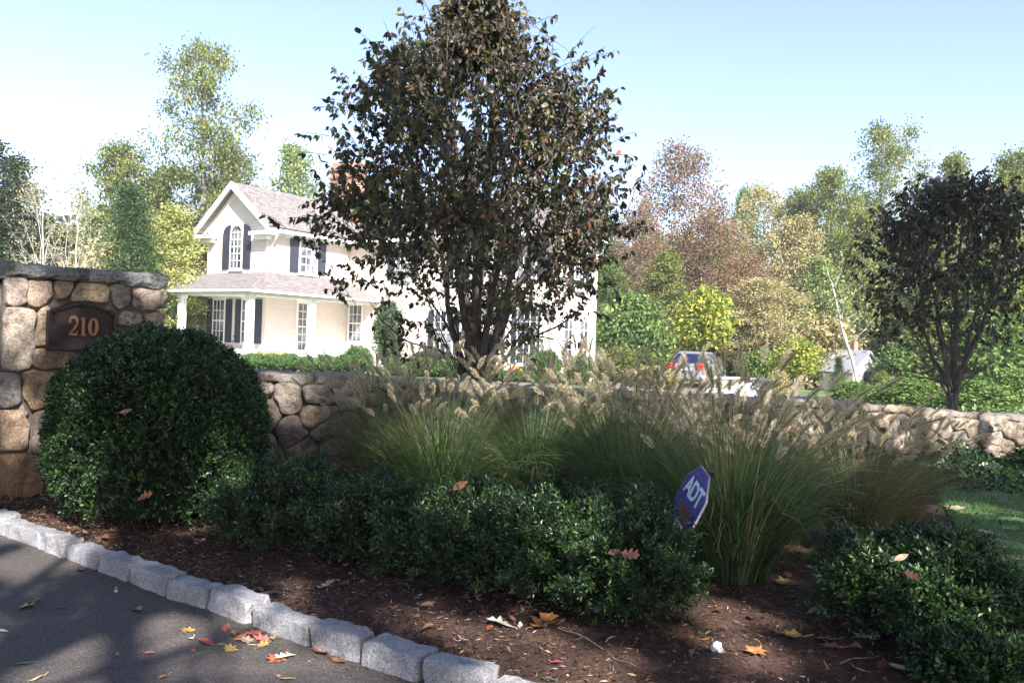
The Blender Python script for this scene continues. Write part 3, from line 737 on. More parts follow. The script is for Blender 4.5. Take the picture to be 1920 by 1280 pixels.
make_bush('hedge_bush', (x, 2.9, mz(x, 2.9) - .01), 'small low bush at the bottom right corner by the lawn edge', 'bush', bush_parts(51, .17, .17, .17, 1500, .024, .011, LOW, (4, 4, 3, 2, .6), lump=.18, sq=2.4, sprig=.08), group='low evergreen bushes along the kerb')

# ------------------------------------------------------------------ fountain grasses
def grass_parts(seed, H, spread, nb, npl, greens, plume_len=.115):
    rg = np.random.default_rng(seed); bl = MB()
    def arcs(n, L, tilt0, dr, nseg, rootr):
        az = rg.random(n) * 6.283; dh = np.column_stack([np.cos(az), np.sin(az), np.zeros(n)])
        root = dh * (rg.random(n) ** .5 * rootr)[:, None] + rg.normal(size=(n, 3)) * .015; root[:, 2] = 0
        t = np.linspace(0, 1, nseg + 1)[None, :]
        ang = tilt0[:, None] + dr[:, None] * t ** 1.6                # angle from vertical
        ds = L[:, None] / nseg
        hx = np.cumsum(np.concatenate([np.zeros((n, 1)), np.sin(ang[:, :-1]) * ds], 1), 1)
        hz = np.cumsum(np.concatenate([np.zeros((n, 1)), np.cos(ang[:, :-1]) * ds], 1), 1)
        wob = rg.normal(size=(n, 1)) * np.where(rg.random((n, 1)) < .25, .4, .14) * t ** 1.5
        side = np.column_stack([-dh[:, 1], dh[:, 0], np.zeros(n)])
        p = root[:, None] + dh[:, None] * hx[..., None] + side[:, None] * (wob * L[:, None])[..., None] + np.array((0, 0, 1.)) * hz[..., None]
        return p, side, ang, dh
    n = nb; L = H * rg.uniform(.5, 1.12, n); nseg = 6
    p, side, ang, dh = arcs(n, L, rg.uniform(.02, .55, n) * spread, rg.uniform(.2, 2.5, n) * spread, nseg, .15)
    tw = norm(side + rg.normal(size=(n, 3)) * .35)
    w = (rg.uniform(.0014, .0034, n))[:, None, None] * (1 - np.linspace(0, .93, nseg + 1) ** 2)[None, :, None]
    v = np.stack([p - tw[:, None] * w, p + tw[:, None] * w], 2).reshape(-1, 3)
    S = (nseg + 1) * 2; b = (np.arange(n) * S)[:, None, None]; i = (np.arange(nseg) * 2)[None, :, None]
    f = (b + i + np.array([0, 1, 3, 2])[None, None]).reshape(-1, 4)
    c = pick(rg, greens[0], n, .2, greens[1])
    tip = np.linspace(0, 1, nseg + 1)[None, :, None]
    c = c[:, None] * (1 - tip * .2) + np.array((.2, .17, .09)) * tip ** 3 * .28
    bl.add(v, f, np.repeat(c, 2, 1).reshape(-1, 3))
    # flowering stems
    st = MB(); pm = MB(); n = npl; L = H * rg.uniform(.82, 1.22, n)
    p, side, ang, dh = arcs(n, L, rg.uniform(.02, .42, n) * spread, rg.uniform(.15, .7, n) * spread, 8, .1)
    p = p + np.array((.02, 0, .0)) * (np.linspace(0, 1, 9)[None, :, None] ** 2)
    for k in range(n): st.tube(p[k], np.linspace(.0013, .0008, 9), 3, (.2, .17, .09))
    nb_ = 200
    for k in range(n):
        a = p[k, -1]; d = norm(p[k, -1] - p[k, -2]); pl = plume_len * rg.uniform(.65, 1.2); bend = dh[k] * .25 + np.array((.1, 0, -.15))
        t = rg.random(nb_)[:, None]; ctr = a + d * pl * t + bend * pl * t * t * .6
        a1 = norm(np.cross(d, (.3, .5, .8))); b1 = np.cross(d, a1); th = rg.random(nb_)[:, None] * 6.283
        rad = a1 * np.cos(th) + b1 * np.sin(th)
        bd = norm(d * .9 + rad * .85 + rg.normal(size=(nb_, 3)) * .15)
        Lb = (.034 * (1 - .55 * np.abs(t[:, 0] * 2 - .8)) * rg.uniform(.7, 1.2, nb_))
        cc = pick(rg, [(.55, .46, .4), (.44, .36, .31), (.66, .58, .51), (.5, .4, .36)], nb_, .15)
        leaves_quad(pm, ctr, bd, rdir(rg, nb_), Lb, .0022, cc)
        tt2 = np.linspace(0, 1, 5)[:, None]; pm.tube(a + d * pl * tt2 + bend * pl * tt2 ** 2 * .6, np.array((.0015, .003, .0035, .003, .001)), 5, (.26, .2, .15))
    return bl, st, pm
GR = ([(.065, .125, .045), (.1, .17, .065), (.038, .075, .036), (.16, .22, .09), (.36, .3, .18), (.07, .13, .09)], (4, 4, 3, 2, .9, 3))
GR2 = ([(.09, .11, .04), (.14, .14, .06), (.06, .08, .03), (.25, .18, .1), (.2, .12, .06)], (3, 3, 2, 2, 1))
def make_grass(loc, parts, label, group='fountain grass clumps in front of the wall'):
    e = empty('fountain_grass', tuple(loc), label=label, cat='grass clump', group=group)
    parts[0].build('blades', M['blade'], e)
    parts[1].build('flower_stems', M['blade'], e)
    tag(parts[2].build('plumes', M['plume'], e), kind='stuff'); return e
gA = grass_parts(1, .95, 1.0, 2300, 85, GR); gB = grass_parts(2, .92, .95, 2300, 90, GR); gC = grass_parts(3, .95, .9, 1400, 80, GR2)
def gl(u, D): x = (u - 960) / F * D; return (x, D, mz(x, D) - .01)
mA = make_grass(gl(835, 5.3), gA, 'wide arching green grass clump left of centre, nearest the dome bush')
mB = make_grass(gl(1385, 4.15), gB, 'big dark grass clump just behind the blue yard sign')
mC = make_grass(gl(1610, 4.95), gC, 'thin tan grass clump with few blades near the lawn')
mC.scale = (.85, .85, .74)
copy_thing(mB, gl(1010, 5.35), 1.3, (1.0, 1.0, .97), 'grass clump with fuzzy plumes directly under the big tree trunk')
copy_thing(mA, gl(1190, 4.9), 2.2, (.95, .95, 1.0), 'tall grass clump left of the blue yard sign')
copy_thing(mC, gl(1300, 5.7), 4.0, (1.1, 1.1, .85), 'rear grass clump below the parked silver car')
copy_thing(mB, gl(1475, 5.0), 3.6, (.85, .85, .76), 'grass clump between the sign clump and the thin tan clump')
copy_thing(mC, gl(720, 5.6), 5.2, (.8, .8, .9), 'small grass clump against the wall by the round bush')
copy_thing(mA, gl(1110, 6.1), .6, (.9, .9, 1.0), 'pale plumed grass clump close to the wall right of the tree')
copy_thing(mC, gl(1700, 5.7), 1.7, (.7, .7, .62), 'low straggling grass clump beside the ivy')

# ------------------------------------------------------------------ yard sign
sc_ = 62.5; Ds = 3.72; ppm = F / Ds; a_ = sc_ / ppm
sc0 = P(1293.7, 937, Ds); cB = (Vector((0, 0, EYE)) - Vector(tuple(sc0))).normalized(); cR = Vector((cr, 0, sr)); cR = (cR - cB * cR.dot(cB)).normalized(); cU = cB.cross(cR)
Hh = (cR * 15.2 + cU * -25.5 + cB * 54).normalized(); Uu = (cR * 29.7 + cU * 53.4 + cB * 16.9); Uu = (Uu - Hh * Uu.dot(Hh)).normalized(); Nn = Hh.cross(Uu)
sc0 = P(1293.7, 937, Ds)
sg = empty('yard_sign', label='small tilted blue octagonal yard sign among the grasses', cat='sign')
sg.matrix_world = Matrix(((Hh.x, Uu.x, Nn.x, sc0[0]), (Hh.y, Uu.y, Nn.y, sc0[1]), (Hh.z, Uu.z, Nn.z, sc0[2]), (0, 0, 0, 1)))
blue = simple('sign_blue', (.03, .033, .24), .35, 0, 20, .08)
oct_ = [(a_ * 1.082 * math.cos(R(22.5 + 45 * k)), a_ * 1.082 * math.sin(R(22.5 + 45 * k))) for k in range(8)]
mb = MB(); mb.prism([(x, y, -.006) for x, y in oct_], (0, 0, .006)); mb.build('panel', blue, sg)
mb = MB(); i_ = [(x * .96, y * .96) for x, y in oct_]; n = 8; i = np.arange(n); j = (i + 1) % n
v = [(x * 1.012, y * 1.012, -.008) for x, y in oct_] + [(x * 1.012, y * 1.012, .0015) for x, y in oct_] + [(x * .985, y * .985, .0015) for x, y in oct_]
mb.add(v, np.concatenate([np.stack([i + a * n, j + a * n, j + (a + 1) * n, i + (a + 1) * n], 1) for a in range(2)])); mb.build('edge_strip', simple('edge_strip', (.3, .28, .34), .4), sg)
signw = simple('sign_white', (.75, .78, .85), .5); signo = simple('sign_orange', (.3, .1, .05), .6); signl = simple('sign_line', (.1, .1, .4), .5)
text_mesh('lettering', 'ADT', a_ * .82, signw, sg, (0, a_ * .26, .0012), .0006, .95, bold=a_ * .022, space=.92)
text_mesh('lettering', 'SECURITY', a_ * .27, signo, sg, (0, -a_ * .33, .0012), .0005, 1.0, bold=.0012)
text_mesh('lettering', 'SERVICES', a_ * .27, signo, sg, (0, -a_ * .55, .0012), .0005, 1.0, bold=.0012)
text_mesh('lettering', '1-800-ADT-ASAP', a_ * .135, signw, sg, (0, -a_ * .8, .0012), .0005, .9, bold=.0008)
mb = MB(); mb.box((0, a_ * .74, .0008), (a_ * 1.2, .003, .0012)); mb.box((0, -a_ * .12, .0008), (a_ * 1.75, .003, .0012)); mb.build('printed_line', signl, sg)
mb = MB(); Mi = sg.matrix_world.inverted()
p0 = Vector(tuple(sc0)) + Nn * -.018 + Uu * (a_ * .95) + Hh * a_ * .15; gx, gy = sc0[0] - .13, sc0[1] + .12
p1 = Vector((gx, gy, mz(gx, gy) - .1)); mb.tube(np.array([Mi @ p0, Mi @ (p0.lerp(p1, .5)), Mi @ p1]), .008, 8)
mb.box(tuple(Mi @ p0), (.03, .05, .022)); mb.build('stake', simple('stake', (.015, .015, .017), .4), sg)

# ------------------------------------------------------------------ fallen leaves
def oak_leaf(seed, L, lobes=3, curl=.35, thin=1.0):
    rg = random.Random(seed); ol = []
    n = lobes * 2
    half = []
    for k in range(n + 1):
        t = .12 + .78 * k / n; w = (.34 if k % 2 == 1 else .12) * thin * (1 - abs(t - .5) * .9) * rg.uniform(.85, 1.2)
        half.append((t + (.06 if k % 2 else 0), w))
    half = [(0, .012)] + half + [(1.0, 0)]
    ax = [(t, 0) for t, w in half]
    v = []; f = []
    for side in (1, -1):
        for (t, w) in half: v.append((t, w * side))
    m = len(half); cen = len(v)
    for (t, w) in half: v.append((t, 0))
    for s_ in (0, 1):
        for k in range(m - 1):
            q = (s_ * m + k, s_ * m + k + 1, cen + k + 1, cen + k); f.append(q if s_ == 0 else q[::-1])
    P3 = []
    a0 = rg.uniform(-.3, .3)
    for (t, w) in v:
        z = curl * (w * w * 2.2) + .12 * math.sin(t * 4 + seed) * curl * 1.5 + abs(t - .5) ** 2 * curl * rg.uniform(.5, .9) + .02
        P3.append(((t - .5) * L, w * L, z * L))
    mb = MB(); mb.add(P3, np.array(f)); mb.tube(np.array([(-.5 * L, 0, .03 * L), (-.62 * L, .02 * L, .05 * L), (-.72 * L, .05 * L, .02 * L)]), .0015, 4)
    return mb
def oval_leaf(seed, L, w=.45, curl=.4):
    rg = random.Random(seed); n = 8; v = []; f = []
    for k in range(n + 1):
        t = k / n; ww = w / 2 * math.sin(math.pi * min(1, t * 1.02)) ** .75 * (1 - .25 * t)
        zc = curl * ((t - .5) ** 2) * .6 + .04 * math.sin(t * 5 + seed)
        for s_ in (-1, 0, 1): v.append(((t - .5) * L, s_ * ww * L, (zc + (curl * ww * .8 if s_ else 0) + .02) * L))
    for k in range(n):
        for s_ in (0, 1): f.append((k * 3 + s_, k * 3 + s_ + 1, k * 3 + s_ + 4, k * 3 + s_ + 3))
    mb = MB(); mb.add(v, np.array(f)); mb.tube(np.array([(-.5 * L, 0, .1 * curl * L), (-.75 * L, .04 * L, .01)]), .0012, 4)
    return mb
def star_leaf(seed, L, curl=.3):
    rg = random.Random(seed); pts = []; 
    for k in range(7):
        a = R(-150 + 50 * k) ; r = L * .55 * (1 if k not in (0, 6) else .6) * rg.uniform(.85, 1.1)
        pts.append((r * math.cos(a), r * math.sin(a))); a2 = a + R(25); pts.append((L * .3 * math.cos(a2), L * .3 * math.sin(a2)))
    v = [(x, y, (.03 + curl * (x * x + y * y) / L / L * rg.uniform(.3, 1.6)) * L) for x, y in pts] + [(0, 0, .02 * L)]
    n = len(pts); mb = MB(); mb.add(v, np.array([(k, (k + 1) % n, n) for k in range(n)])); mb.tube(np.array([(0, 0, .02 * L), (-.4 * L, .02, .05 * L), (-.8 * L, .05 * L, .01)]), .0015, 4); return mb
lc = {'red': (.32, .07, .05), 'pink': (.4, .15, .12), 'tan': (.42, .3, .2), 'brown': (.2, .09, .05), 'yellow': (.4, .26, .07), 'orange': (.34, .15, .05), 'green': (.08, .14, .05), 'white': (.6, .55, .48), 'mauve': (.22, .1, .09), 'rust': (.3, .1, .04)}
lmats = {}
def lmat(c):
    if c not in lmats:
        m, nt, b = mat_new(c + '_dry_leaf'); nz = tex_noise(nt, 40, 5); k = lc[c]
        nt.links.new(ramp(nt, nz, [(.35, tuple(x * .6 for x in k)), (.65, tuple(min(1, x * 1.25) for x in k))]), b.inputs['Base Color'])
        b.inputs['Roughness'].default_value = .5; bump(nt, b, nz, .4, .003)
        lmats[c] = m
    return lmats[c]
FL = [  # u, v, kind, colour, length, where (D: 0 asphalt z, 1 mulch), label
    (153, 1069, 'oval', 'brown', .10, 0, 'curled brown leaf on asphalt near the lit kerb at left'),
    (48, 1137, 'star', 'yellow', .085, 0, 'yellow lobed leaf on the asphalt at far left'),
    (62, 1127, 'oval', 'brown', .07, 0, 'thin brown leaf just behind the yellow lobed leaf'),
    (111, 1139, 'oval', 'mauve', .07, 0, 'dull mauve leaf in the shade left on the asphalt'),
    (217, 1109, 'oval', 'white', .05, 0, 'small pale leaf in shade near the middle kerb blocks'),
    (258, 1143, 'oval', 'mauve', .10, 0, 'large mauve leaf at the tip of the shadow on asphalt'),
    (4, 1183, 'oval', 'white', .05, 0, 'pale leaf at the left edge of the picture'),
    (48, 1244, 'oval', 'green', .07, 0, 'dark green leaf on the shaded asphalt at lower left'),
    (66, 1273, 'oval', 'tan', .06, 0, 'pale tan leaf at the bottom left edge'),
    (353, 1182, 'star', 'yellow', .065, 0, 'small yellow star-shaped leaf near the kerb leaf pile'),
    (358, 1197, 'oval', 'white', .045, 0, 'small cream leaf below the yellow star leaf'),
    (386, 1204, 'oval', 'red', .085, 0, 'flat bright red leaf on the driveway'),
    (425, 1178, 'oval', 'red', .085, 0, 'red leaf lying near the kerb above the pile'),
    (438, 1187, 'oval', 'pink', .06, 0, 'pinkish leaf at the left of the kerb leaf pile'),
    (450, 1195, 'star', 'orange', .07, 0, 'orange lobed leaf in the kerb leaf pile'),
    (463, 1201, 'star', 'tan', .07, 0, 'tan lobed leaf at the front of the kerb leaf pile'),
    (478, 1188, 'star', 'red', .09, 0, 'dark red upright leaf in the kerb leaf pile'),
    (492, 1198, 'star', 'pink', .075, 0, 'pink lobed leaf in the kerb leaf pile against the block'),
    (512, 1196, 'oval', 'tan', .07, 0, 'tan leaf leaning on the kerb right of the pile'),
    (494, 1208, 'star', 'yellow', .06, 0, 'yellowish leaf at the right front of the kerb pile'),
    (430, 1216, 'star', 'yellow', .06, 0, 'thin yellow leaf alone below the kerb leaf pile'),
    (362, 1220, 'oval', 'orange', .04, 0, 'tiny orange leaf below the bright red leaf'),
    (219, 1227, 'oval', 'orange', .04, 0, 'tiny orange-brown leaf alone on lit asphalt'),
    (280, 1224, 'oval', 'pink', .055, 0, 'pale pink leaf alone on lit asphalt'),
    (306, 1269, 'oval', 'orange', .05, 0, 'narrow orange leaf at the bottom edge of driveway'),
    (535, 1232, 'oak', 'white', .09, 0, 'pale curled leaf at the kerb foot right of the pile'),
    (518, 1235, 'star', 'rust', .08, 0, 'rusty leaf under the pale curled leaf'),
    (600, 1222, 'oval', 'rust', .12, 0, 'long rust-brown leaf leaning against the kerb'),
    (635, 1240, 'oval', 'brown', .09, 0, 'dark brown leaf at the foot of the last kerb blocks'),
    (540, 1273, 'oval', 'yellow', .06, 0, 'yellow-green leaf at the bottom edge near the kerb'),
    (405, 1087, 'oval', 'red', .05, 1, 'small red leaf on mulch just behind the kerb'),
    (486, 1105, 'oval', 'mauve', .08, 1, 'mauve leaf on mulch below the leftmost hedge bush'),
    (505, 1113, 'oval', 'brown', .09, 1, 'brown leaf on mulch touching the mauve leaf'),
    (612, 1100, 'oak', 'tan', .10, 1, 'tan oak leaf on mulch in front of the second hedge bush'),
    (642, 1093, 'oak', 'brown', .08, 1, 'brown oak leaf beside the tan oak leaf on mulch'),
    (712, 1102, 'oval', 'mauve', .06, 1, 'dull mauve leaf under the middle hedge bushes'),
    (905, 1153, 'oval', 'red', .06, 1, 'small red leaf left of the pale leaf on mulch'),
    (935, 1175, 'oak', 'white', .11, 1, 'pale cream oak leaf on mulch in sun'),
    (918, 1183, 'oval', 'rust', .06, 1, 'rust leaf under the cream oak leaf'),
    (962, 1162, 'oval', 'pink', .06, 1, 'upright pinkish leaf behind the cream oak leaf'),
    (975, 1177, 'oval', 'white', .055, 1, 'small whitish leaf right of the cream oak leaf'),
    (1017, 1170, 'oak', 'orange', .17, 1, 'big curled orange oak leaf at the foot of the bush'),
    (868, 1205, 'oval', 'tan', .05, 1, 'small tan leaf on mulch behind the kerb blocks'),
    (1045, 1239, 'oval', 'red', .045, 1, 'tiny crimson leaf on the sunlit mulch'),
    (1035, 1267, 'oval', 'green', .05, 1, 'slim green leaf near the bottom edge on mulch'),
    (1010, 1131, 'oval', 'tan', .06, 1, 'pale leaf at the dark foot of the hedge'),
    (1290, 1200, 'oval', 'red', .06, 1, 'red leaf on mulch left of the white paper'),
    (1323, 1196, 'oval', 'orange', .05, 1, 'small orange leaf behind the white paper'),
    (1417, 1222, 'star', 'orange', .09, 1, 'orange-brown leaf right of the white paper'),
    (1487, 1196, 'star', 'yellow', .10, 1, 'dull yellow leaf in shade before the right bush'),
    (1470, 1090, 'star', 'yellow', .10, 1, 'yellow leaf at the foot of the sign grass clump'),
    (1548, 1203, 'star', 'mauve', .09, 1, 'mauve leaf in deep shade by the right bush'),
    (1560, 1218, 'star', 'rust', .08, 1, 'dark rust leaf overlapping the mauve shaded leaf'),
    (1617, 1253, 'oval', 'tan', .06, 1, 'grey-tan leaf at the bottom in front of the right bush'),
    (1685, 1247, 'oval', 'tan', .09, 1, 'large pale leaf at the bottom below the right bush'),
    (1712, 1243, 'star', 'rust', .08, 1, 'reddish leaf beside the large pale leaf at bottom'),
    (1623, 1195, 'star', 'white', .11, 1, 'pale grey crumpled leaf against the right bush'),
    (1792, 958, 'star', 'tan', .15, 2, 'tan leaf on the lawn nearest the grasses'),
    (1852, 1005, 'star', 'pink', .12, 2, 'pinkish lobed leaf on the shaded lawn, upper of the trail'),
    (1868, 1022, 'star', 'mauve', .12, 2, 'mauve lobed leaf in the lawn leaf trail'),
    (1885, 1035, 'star', 'pink', .12, 2, 'curled pink leaf in the middle of the lawn leaf trail'),
    (1862, 1057, 'oval', 'brown', .09, 2, 'brown leaf on the lawn below the leaf trail'),
    (1913, 1058, 'oval', 'orange', .08, 2, 'orange leaf at the right edge on the lawn'),
    (1888, 964, 'star', 'rust', .11, 2, 'bright rust leaf on the far part of the lawn'),
    (1905, 1170, 'star', 'brown', .12, 2, 'brown curled leaf by the small corner bush'),
    (1912, 1195, 'oval', 'rust', .11, 2, 'rusty leaf below the brown curled leaf at right edge'),
]
for k, (u, v, kd, c, L, w, lab) in enumerate(FL):
    z = (.006, .06, .085)[w]; p = G(u, v, z)
    if w == 1: p[2] = mz(p[0], p[1]) + .006
    mb = {'oval': oval_leaf, 'star': star_leaf, 'oak': oak_leaf}[kd](k, L * (1.0 if kd != 'oval' else .95))
    if w == 2:
        p[2] += .02
    o = mb.build('fallen_leaf', lmat(c)); o.location = p; o.rotation_euler = (random.uniform(-.2, .25), random.uniform(-.2, .2), random.uniform(0, 6.28))
    tag(o, lab, 'leaf', 'fallen autumn leaves')
# leaves caught in the bushes
for k, (u, v, D, c, L, lab) in enumerate([(637, 948, 4.0, 'white', .1, 'pale curled leaf caught upright in the low hedge'), (1150, 1035, 3.2, 'mauve', .06, 'mauve lobed leaf caught in the hedge bush by the sign'),
        (1180, 1040, 3.2, 'pink', .08, 'pinkish leaf resting on the hedge bush near the sign'), (862, 910, 4.0, 'brown', .09, 'brown leaf on top of the bright green hedge bush'),
        (275, 932, 4.42, 'rust', .1, 'rust leaf stuck low in the round dome bush'), (1690, 1045, 3.1, 'tan', .06, 'tan leaf on the right-hand bush'), (1708, 1078, 2.98, 'pink', .06, 'light leaf in front of the right-hand bush'), (236, 772, 4.38, 'brown', .07, 'small brown leaf on the face of the dome bush')]):
    o = (oval_leaf if k % 2 else oak_leaf)(k + 90, L, curl=.6).build('fallen_leaf', lmat(c)); o.location = P(u, v, D); o.rotation_euler = (1.1 + random.uniform(-.4, .2), random.uniform(-.5, .5), random.uniform(-.6, .6))
    tag(o, lab, 'leaf', 'leaves caught in the bushes')
# crumpled paper
mb = MB(); bm = bmesh.new(); bmesh.ops.create_icosphere(bm, subdivisions=3, radius=.022)
vs = [np.array(q.co) * (1 + .55 * noise.noise(Vector(q.co) * 60)) * (1, .8, 1.1) for q in bm.verts]; mb.add(vs, np.array([[q.index for q in f.verts] for f in bm.faces])); bm.free()
o = mb.build('crumpled_paper', simple('paper', (.85, .86, .9), .7)); p = G(1346, 1214, .075); o.location = p
tag(o, 'small crumpled white paper lying on the mulch', 'litter')
# twigs
for k, (a, b, lab) in enumerate([((1045, 1175), (1200, 1245), 'long thin twig on mulch running from the orange oak leaf'), ((1575, 1243), (1660, 1225), 'pale twig on shaded mulch at lower right'), ((1295, 1226), (1325, 1222), 'short stick beside the white paper')]):
    A = G(*a, .07); B = G(*b, .07); mb = MB(); q = np.array([A + (B - A) * t + np.array((0, 0, .01 * math.sin(t * 6))) + rng.normal(size=3) * .004 for t in np.linspace(0, 1, 9)]) - A
    mb.tube(q, np.linspace(.0035, .0015, 9), 5); o = mb.build('twig', M['midb']); o.location = A; tag(o, lab, 'twig')

# mulch chips and litter, too many to count
mb = MB(); n = 60000; sI = rng.random(n) * (len(kpts) - 1); t = rng.random(n) ** 1.3 * .62
ax_ = np.interp(sI, np.arange(len(kpts)), kpts[:, 0]) + .06; ay_ = np.interp(sI, np.arange(len(kpts)), kpts[:, 1]) + .08
bx_ = np.interp(sI, np.linspace(0, len(kpts) - 1, NS), kb[:, 0]); by_ = np.interp(sI, np.linspace(0, len(kpts) - 1, NS), kb[:, 1])
cx, cy = ax_ * (1 - t) + bx_ * t, ay_ * (1 - t) + by_ * t
keep = cx < edge_x(cy); cx, cy = cx[keep], cy[keep]; n = len(cx)
pos = np.array([(x, y, mz(x, y) + .012 * nz2(x, y, 30, 7) + .003) for x, y in zip(cx, cy)])
d = rng.normal(size=(n, 3)) * (1, 1, .25)
leaves_quad(mb, pos, d, rdir(rng, n) + (0, 0, 1), rng.uniform(.008, .04, n), rng.uniform(.002, .008, n), pick(rng, [(.06, .033, .024), (.13, .07, .05), (.26, .16, .11), (.42, .31, .22), (.02, .013, .01)], n, .25, (4, 4, 2.5, 1, 4)))
tag(mb.build('mulch_chips', M['dryleaf']), kind='stuff')
mb = MB(); n = 420; sI = rng.random(n) * (len(kpts) - 1) ; t = rng.random(n) ** 1.2 * .5; x = (np.interp(sI, np.arange(len(kpts)), kpts[:, 0]) + .08) * (1 - t) + t * np.interp(sI, np.linspace(0, len(kpts) - 1, NS), kb[:, 0]); y = (np.interp(sI, np.arange(len(kpts)), kpts[:, 1]) + .1) * (1 - t) + t * np.interp(sI, np.linspace(0, len(kpts) - 1, NS), kb[:, 1])
keep = (x < edge_x(y)) & (rng.random(n) < np.clip(.35 + x * .35, .2, 1)); x, y = x[keep], y[keep]; n = len(x)
leaves_full(mb, np.array([(a, b, mz(a, b) + .014) for a, b in zip(x, y)]), rng.normal(size=(n, 3)) * (1, 1, .25), rdir(rng, n) * .6 + (0, 0, 1), rng.uniform(.03, .075, n), rng.uniform(.02, .045, n), pick(rng, [(.16, .07, .04), (.22, .12, .07), (.1, .05, .035), (.3, .16, .07), (.32, .24, .17)], n, .2))
tag(mb.build('leaf_litter', M['dryleaf']), kind='stuff')
mb = MB(); n = 900; x = rng.uniform(-3.2, 2, n); y = rng.uniform(1.6, 5, n)
kx = np.interp(x, kpts[:, 0], kpts[:, 1]); keep = y < kx - .02; x, y = x[keep], y[keep]; n = len(x)
leaves_quad(mb, np.column_stack([x, y, np.full(n, .009)]), rng.normal(size=(n, 3)) * (1, 1, .1), rdir(rng, n) * .3 + (0, 0, 1), rng.uniform(.004, .018, n), rng.uniform(.003, .007, n), pick(rng, [(.3, .25, .2), (.15, .09, .06), (.45, .4, .35), (.06, .04, .03)], n, .2))
n = 2600; s_ = rng.random(n) * (len(kpts) - 1); o_ = -np.abs(rng.normal(size=n)) * .07 - .004; dk = np.gradient(kpts, axis=0); dk /= np.linalg.norm(dk, axis=1)[:, None]
fx = np.interp(s_, np.arange(len(kpts)), kpts[:, 0]); fy = np.interp(s_, np.arange(len(kpts)), kpts[:, 1])
leaves_quad(mb, np.column_stack([fx + o_ * .57, fy + o_ * .82, np.full(n, .008)]), rng.normal(size=(n, 3)) * (1, 1, .1), rdir(rng, n) * .3 + (0, 0, 1), rng.uniform(.004, .02, n), rng.uniform(.002, .005, n), pick(rng, [(.12, .08, .055), (.06, .04, .03), (.25, .18, .13)], n, .2))
tag(mb.build('driveway_debris', M['dryleaf']), kind='stuff')
# lawn grass, right
mb = MB(); n = 26000; y = 2.3 + 6.5 * rng.random(n) ** 1.3; x = edge_x(y) + rng.random(n) ** 1.2 * 3.2 - .05
pos = np.column_stack([x, y, np.full(n, .06)]); leaves_quad(mb, pos, rng.normal(size=(n, 3)) * .45 + (0, 0, 1), rdir(rng, n), rng.uniform(.03, .075, n), .005, pick(rng, [(.05, .1, .025), (.07, .14, .035), (.11, .17, .06)], n, .2))
tag(mb.build('lawn_grass', M['blade']), kind='stuff')
# ivy under the wall
mb = MB(); n = 9000; s_ = 4.6 + 6.0 * rng.random(n); off = rng.random(n) * (1.1 + .5 * np.sin(s_ * 2)); base_ = wa + we * s_[:, None] + wnrm * (off + .02)[:, None]
hgt = .06 + .2 * np.clip(1 - off / 1.5, 0, 1) * (1 + .5 * np.sin(s_ * 5 + off * 4)) * rng.random(n) ** .4; base_[:, 2] += hgt
leaves_quad(mb, base_, rdir(rng, n) + (.1, -.4, .2), rdir(rng, n) + (0, -.4, 1.2), rng.uniform(.03, .06, n), rng.uniform(.025, .045, n), pick(rng, BOX, n, .2, (3, 4, 3, 3, 1.5)))
tag(mb.build('ivy', M['glossleaf']), kind='stuff')

# ------------------------------------------------------------------ house
TH = 34.0
Kx, Ky = -11.08, 36.8; W_, L_, M_, N_ = 4.3, 5.05, 12.24, 3.1
FL0 = .45; GR0 = -.35; EV = 6.2; RG = 7.95
house = empty('white_house', (Kx, Ky, 0), R(-34), label='large white two-storey shingled house with wraparound porch behind the trees', cat='house')
mb = MB()
# wall prisms (footprints butt without shared faces)
mb.bx(-W_, 0, 0, L_, GR0 - .3, EV)
gp = [(-W_, 0, EV), (0, 0, EV), (-W_ / 2, 0, RG - .14)]
mb.prism(gp, (0, L_, 0)); mb.build('wall', M['siding'], house, uv=True)
mb = MB(); mb.bx(-6.0, M_, L_ + .003, L_ + N_, GR0 - .3, EV); mb.bx(-5.9, M_ - 3, L_ + N_ + .003, L_ + N_ + 4, GR0 - .3, EV); mb.build('wall', M['siding'], house, uv=True)
# roofs
def roof_slab(mb, pts, th=.12):
    a = np.array(pts, float); nn = np.cross(a[1] - a[0], a[2] - a[0]); nn /= np.linalg.norm(nn)
    if nn[2] < 0: nn = -nn
    mb.prism(a, -nn * th)
OV = .45; half = W_ / 2; slope = (RG - EV) / half; ze = EV - OV * slope + .12; zr = RG + .12
mb = MB(); cxr = -half
roof_slab(mb, [(0 + OV, -OV, ze), (0 + OV, L_ - OV + .1, ze), (cxr, L_ + 3.5, zr), (cxr, -OV, zr)])
roof_slab(mb, [(-W_ - OV, -OV, ze), (cxr, -OV, zr), (cxr, L_ + 3.5, zr), (-W_ - OV, L_ + .2, ze)])
mb.build('roof', M['roof'], house, uv=True)
mb = MB(); y0, y1 = L_ - OV, L_ + N_ + OV; x0, x1 = -6.4, M_ + OV; ym = (y0 + y1) / 2; zh = ze + (ym - y0) * .62
roof_slab(mb, [(x0, y0, ze), (x1, y0, ze), (x1 - (ym - y0), ym, zh), (x0 + 2, ym, zh)])
roof_slab(mb, [(x1, y0, ze), (x1, y1, ze), (x1 - (ym - y0), ym, zh)])
roof_slab(mb, [(x1, y1, ze), (x0, y1, ze), (x0 + 2, ym, zh), (x1 - (ym - y0), ym, zh)])
roof_slab(mb, [(x0, y1, ze), (x0, y0, ze), (x0 + 2, ym, zh)])
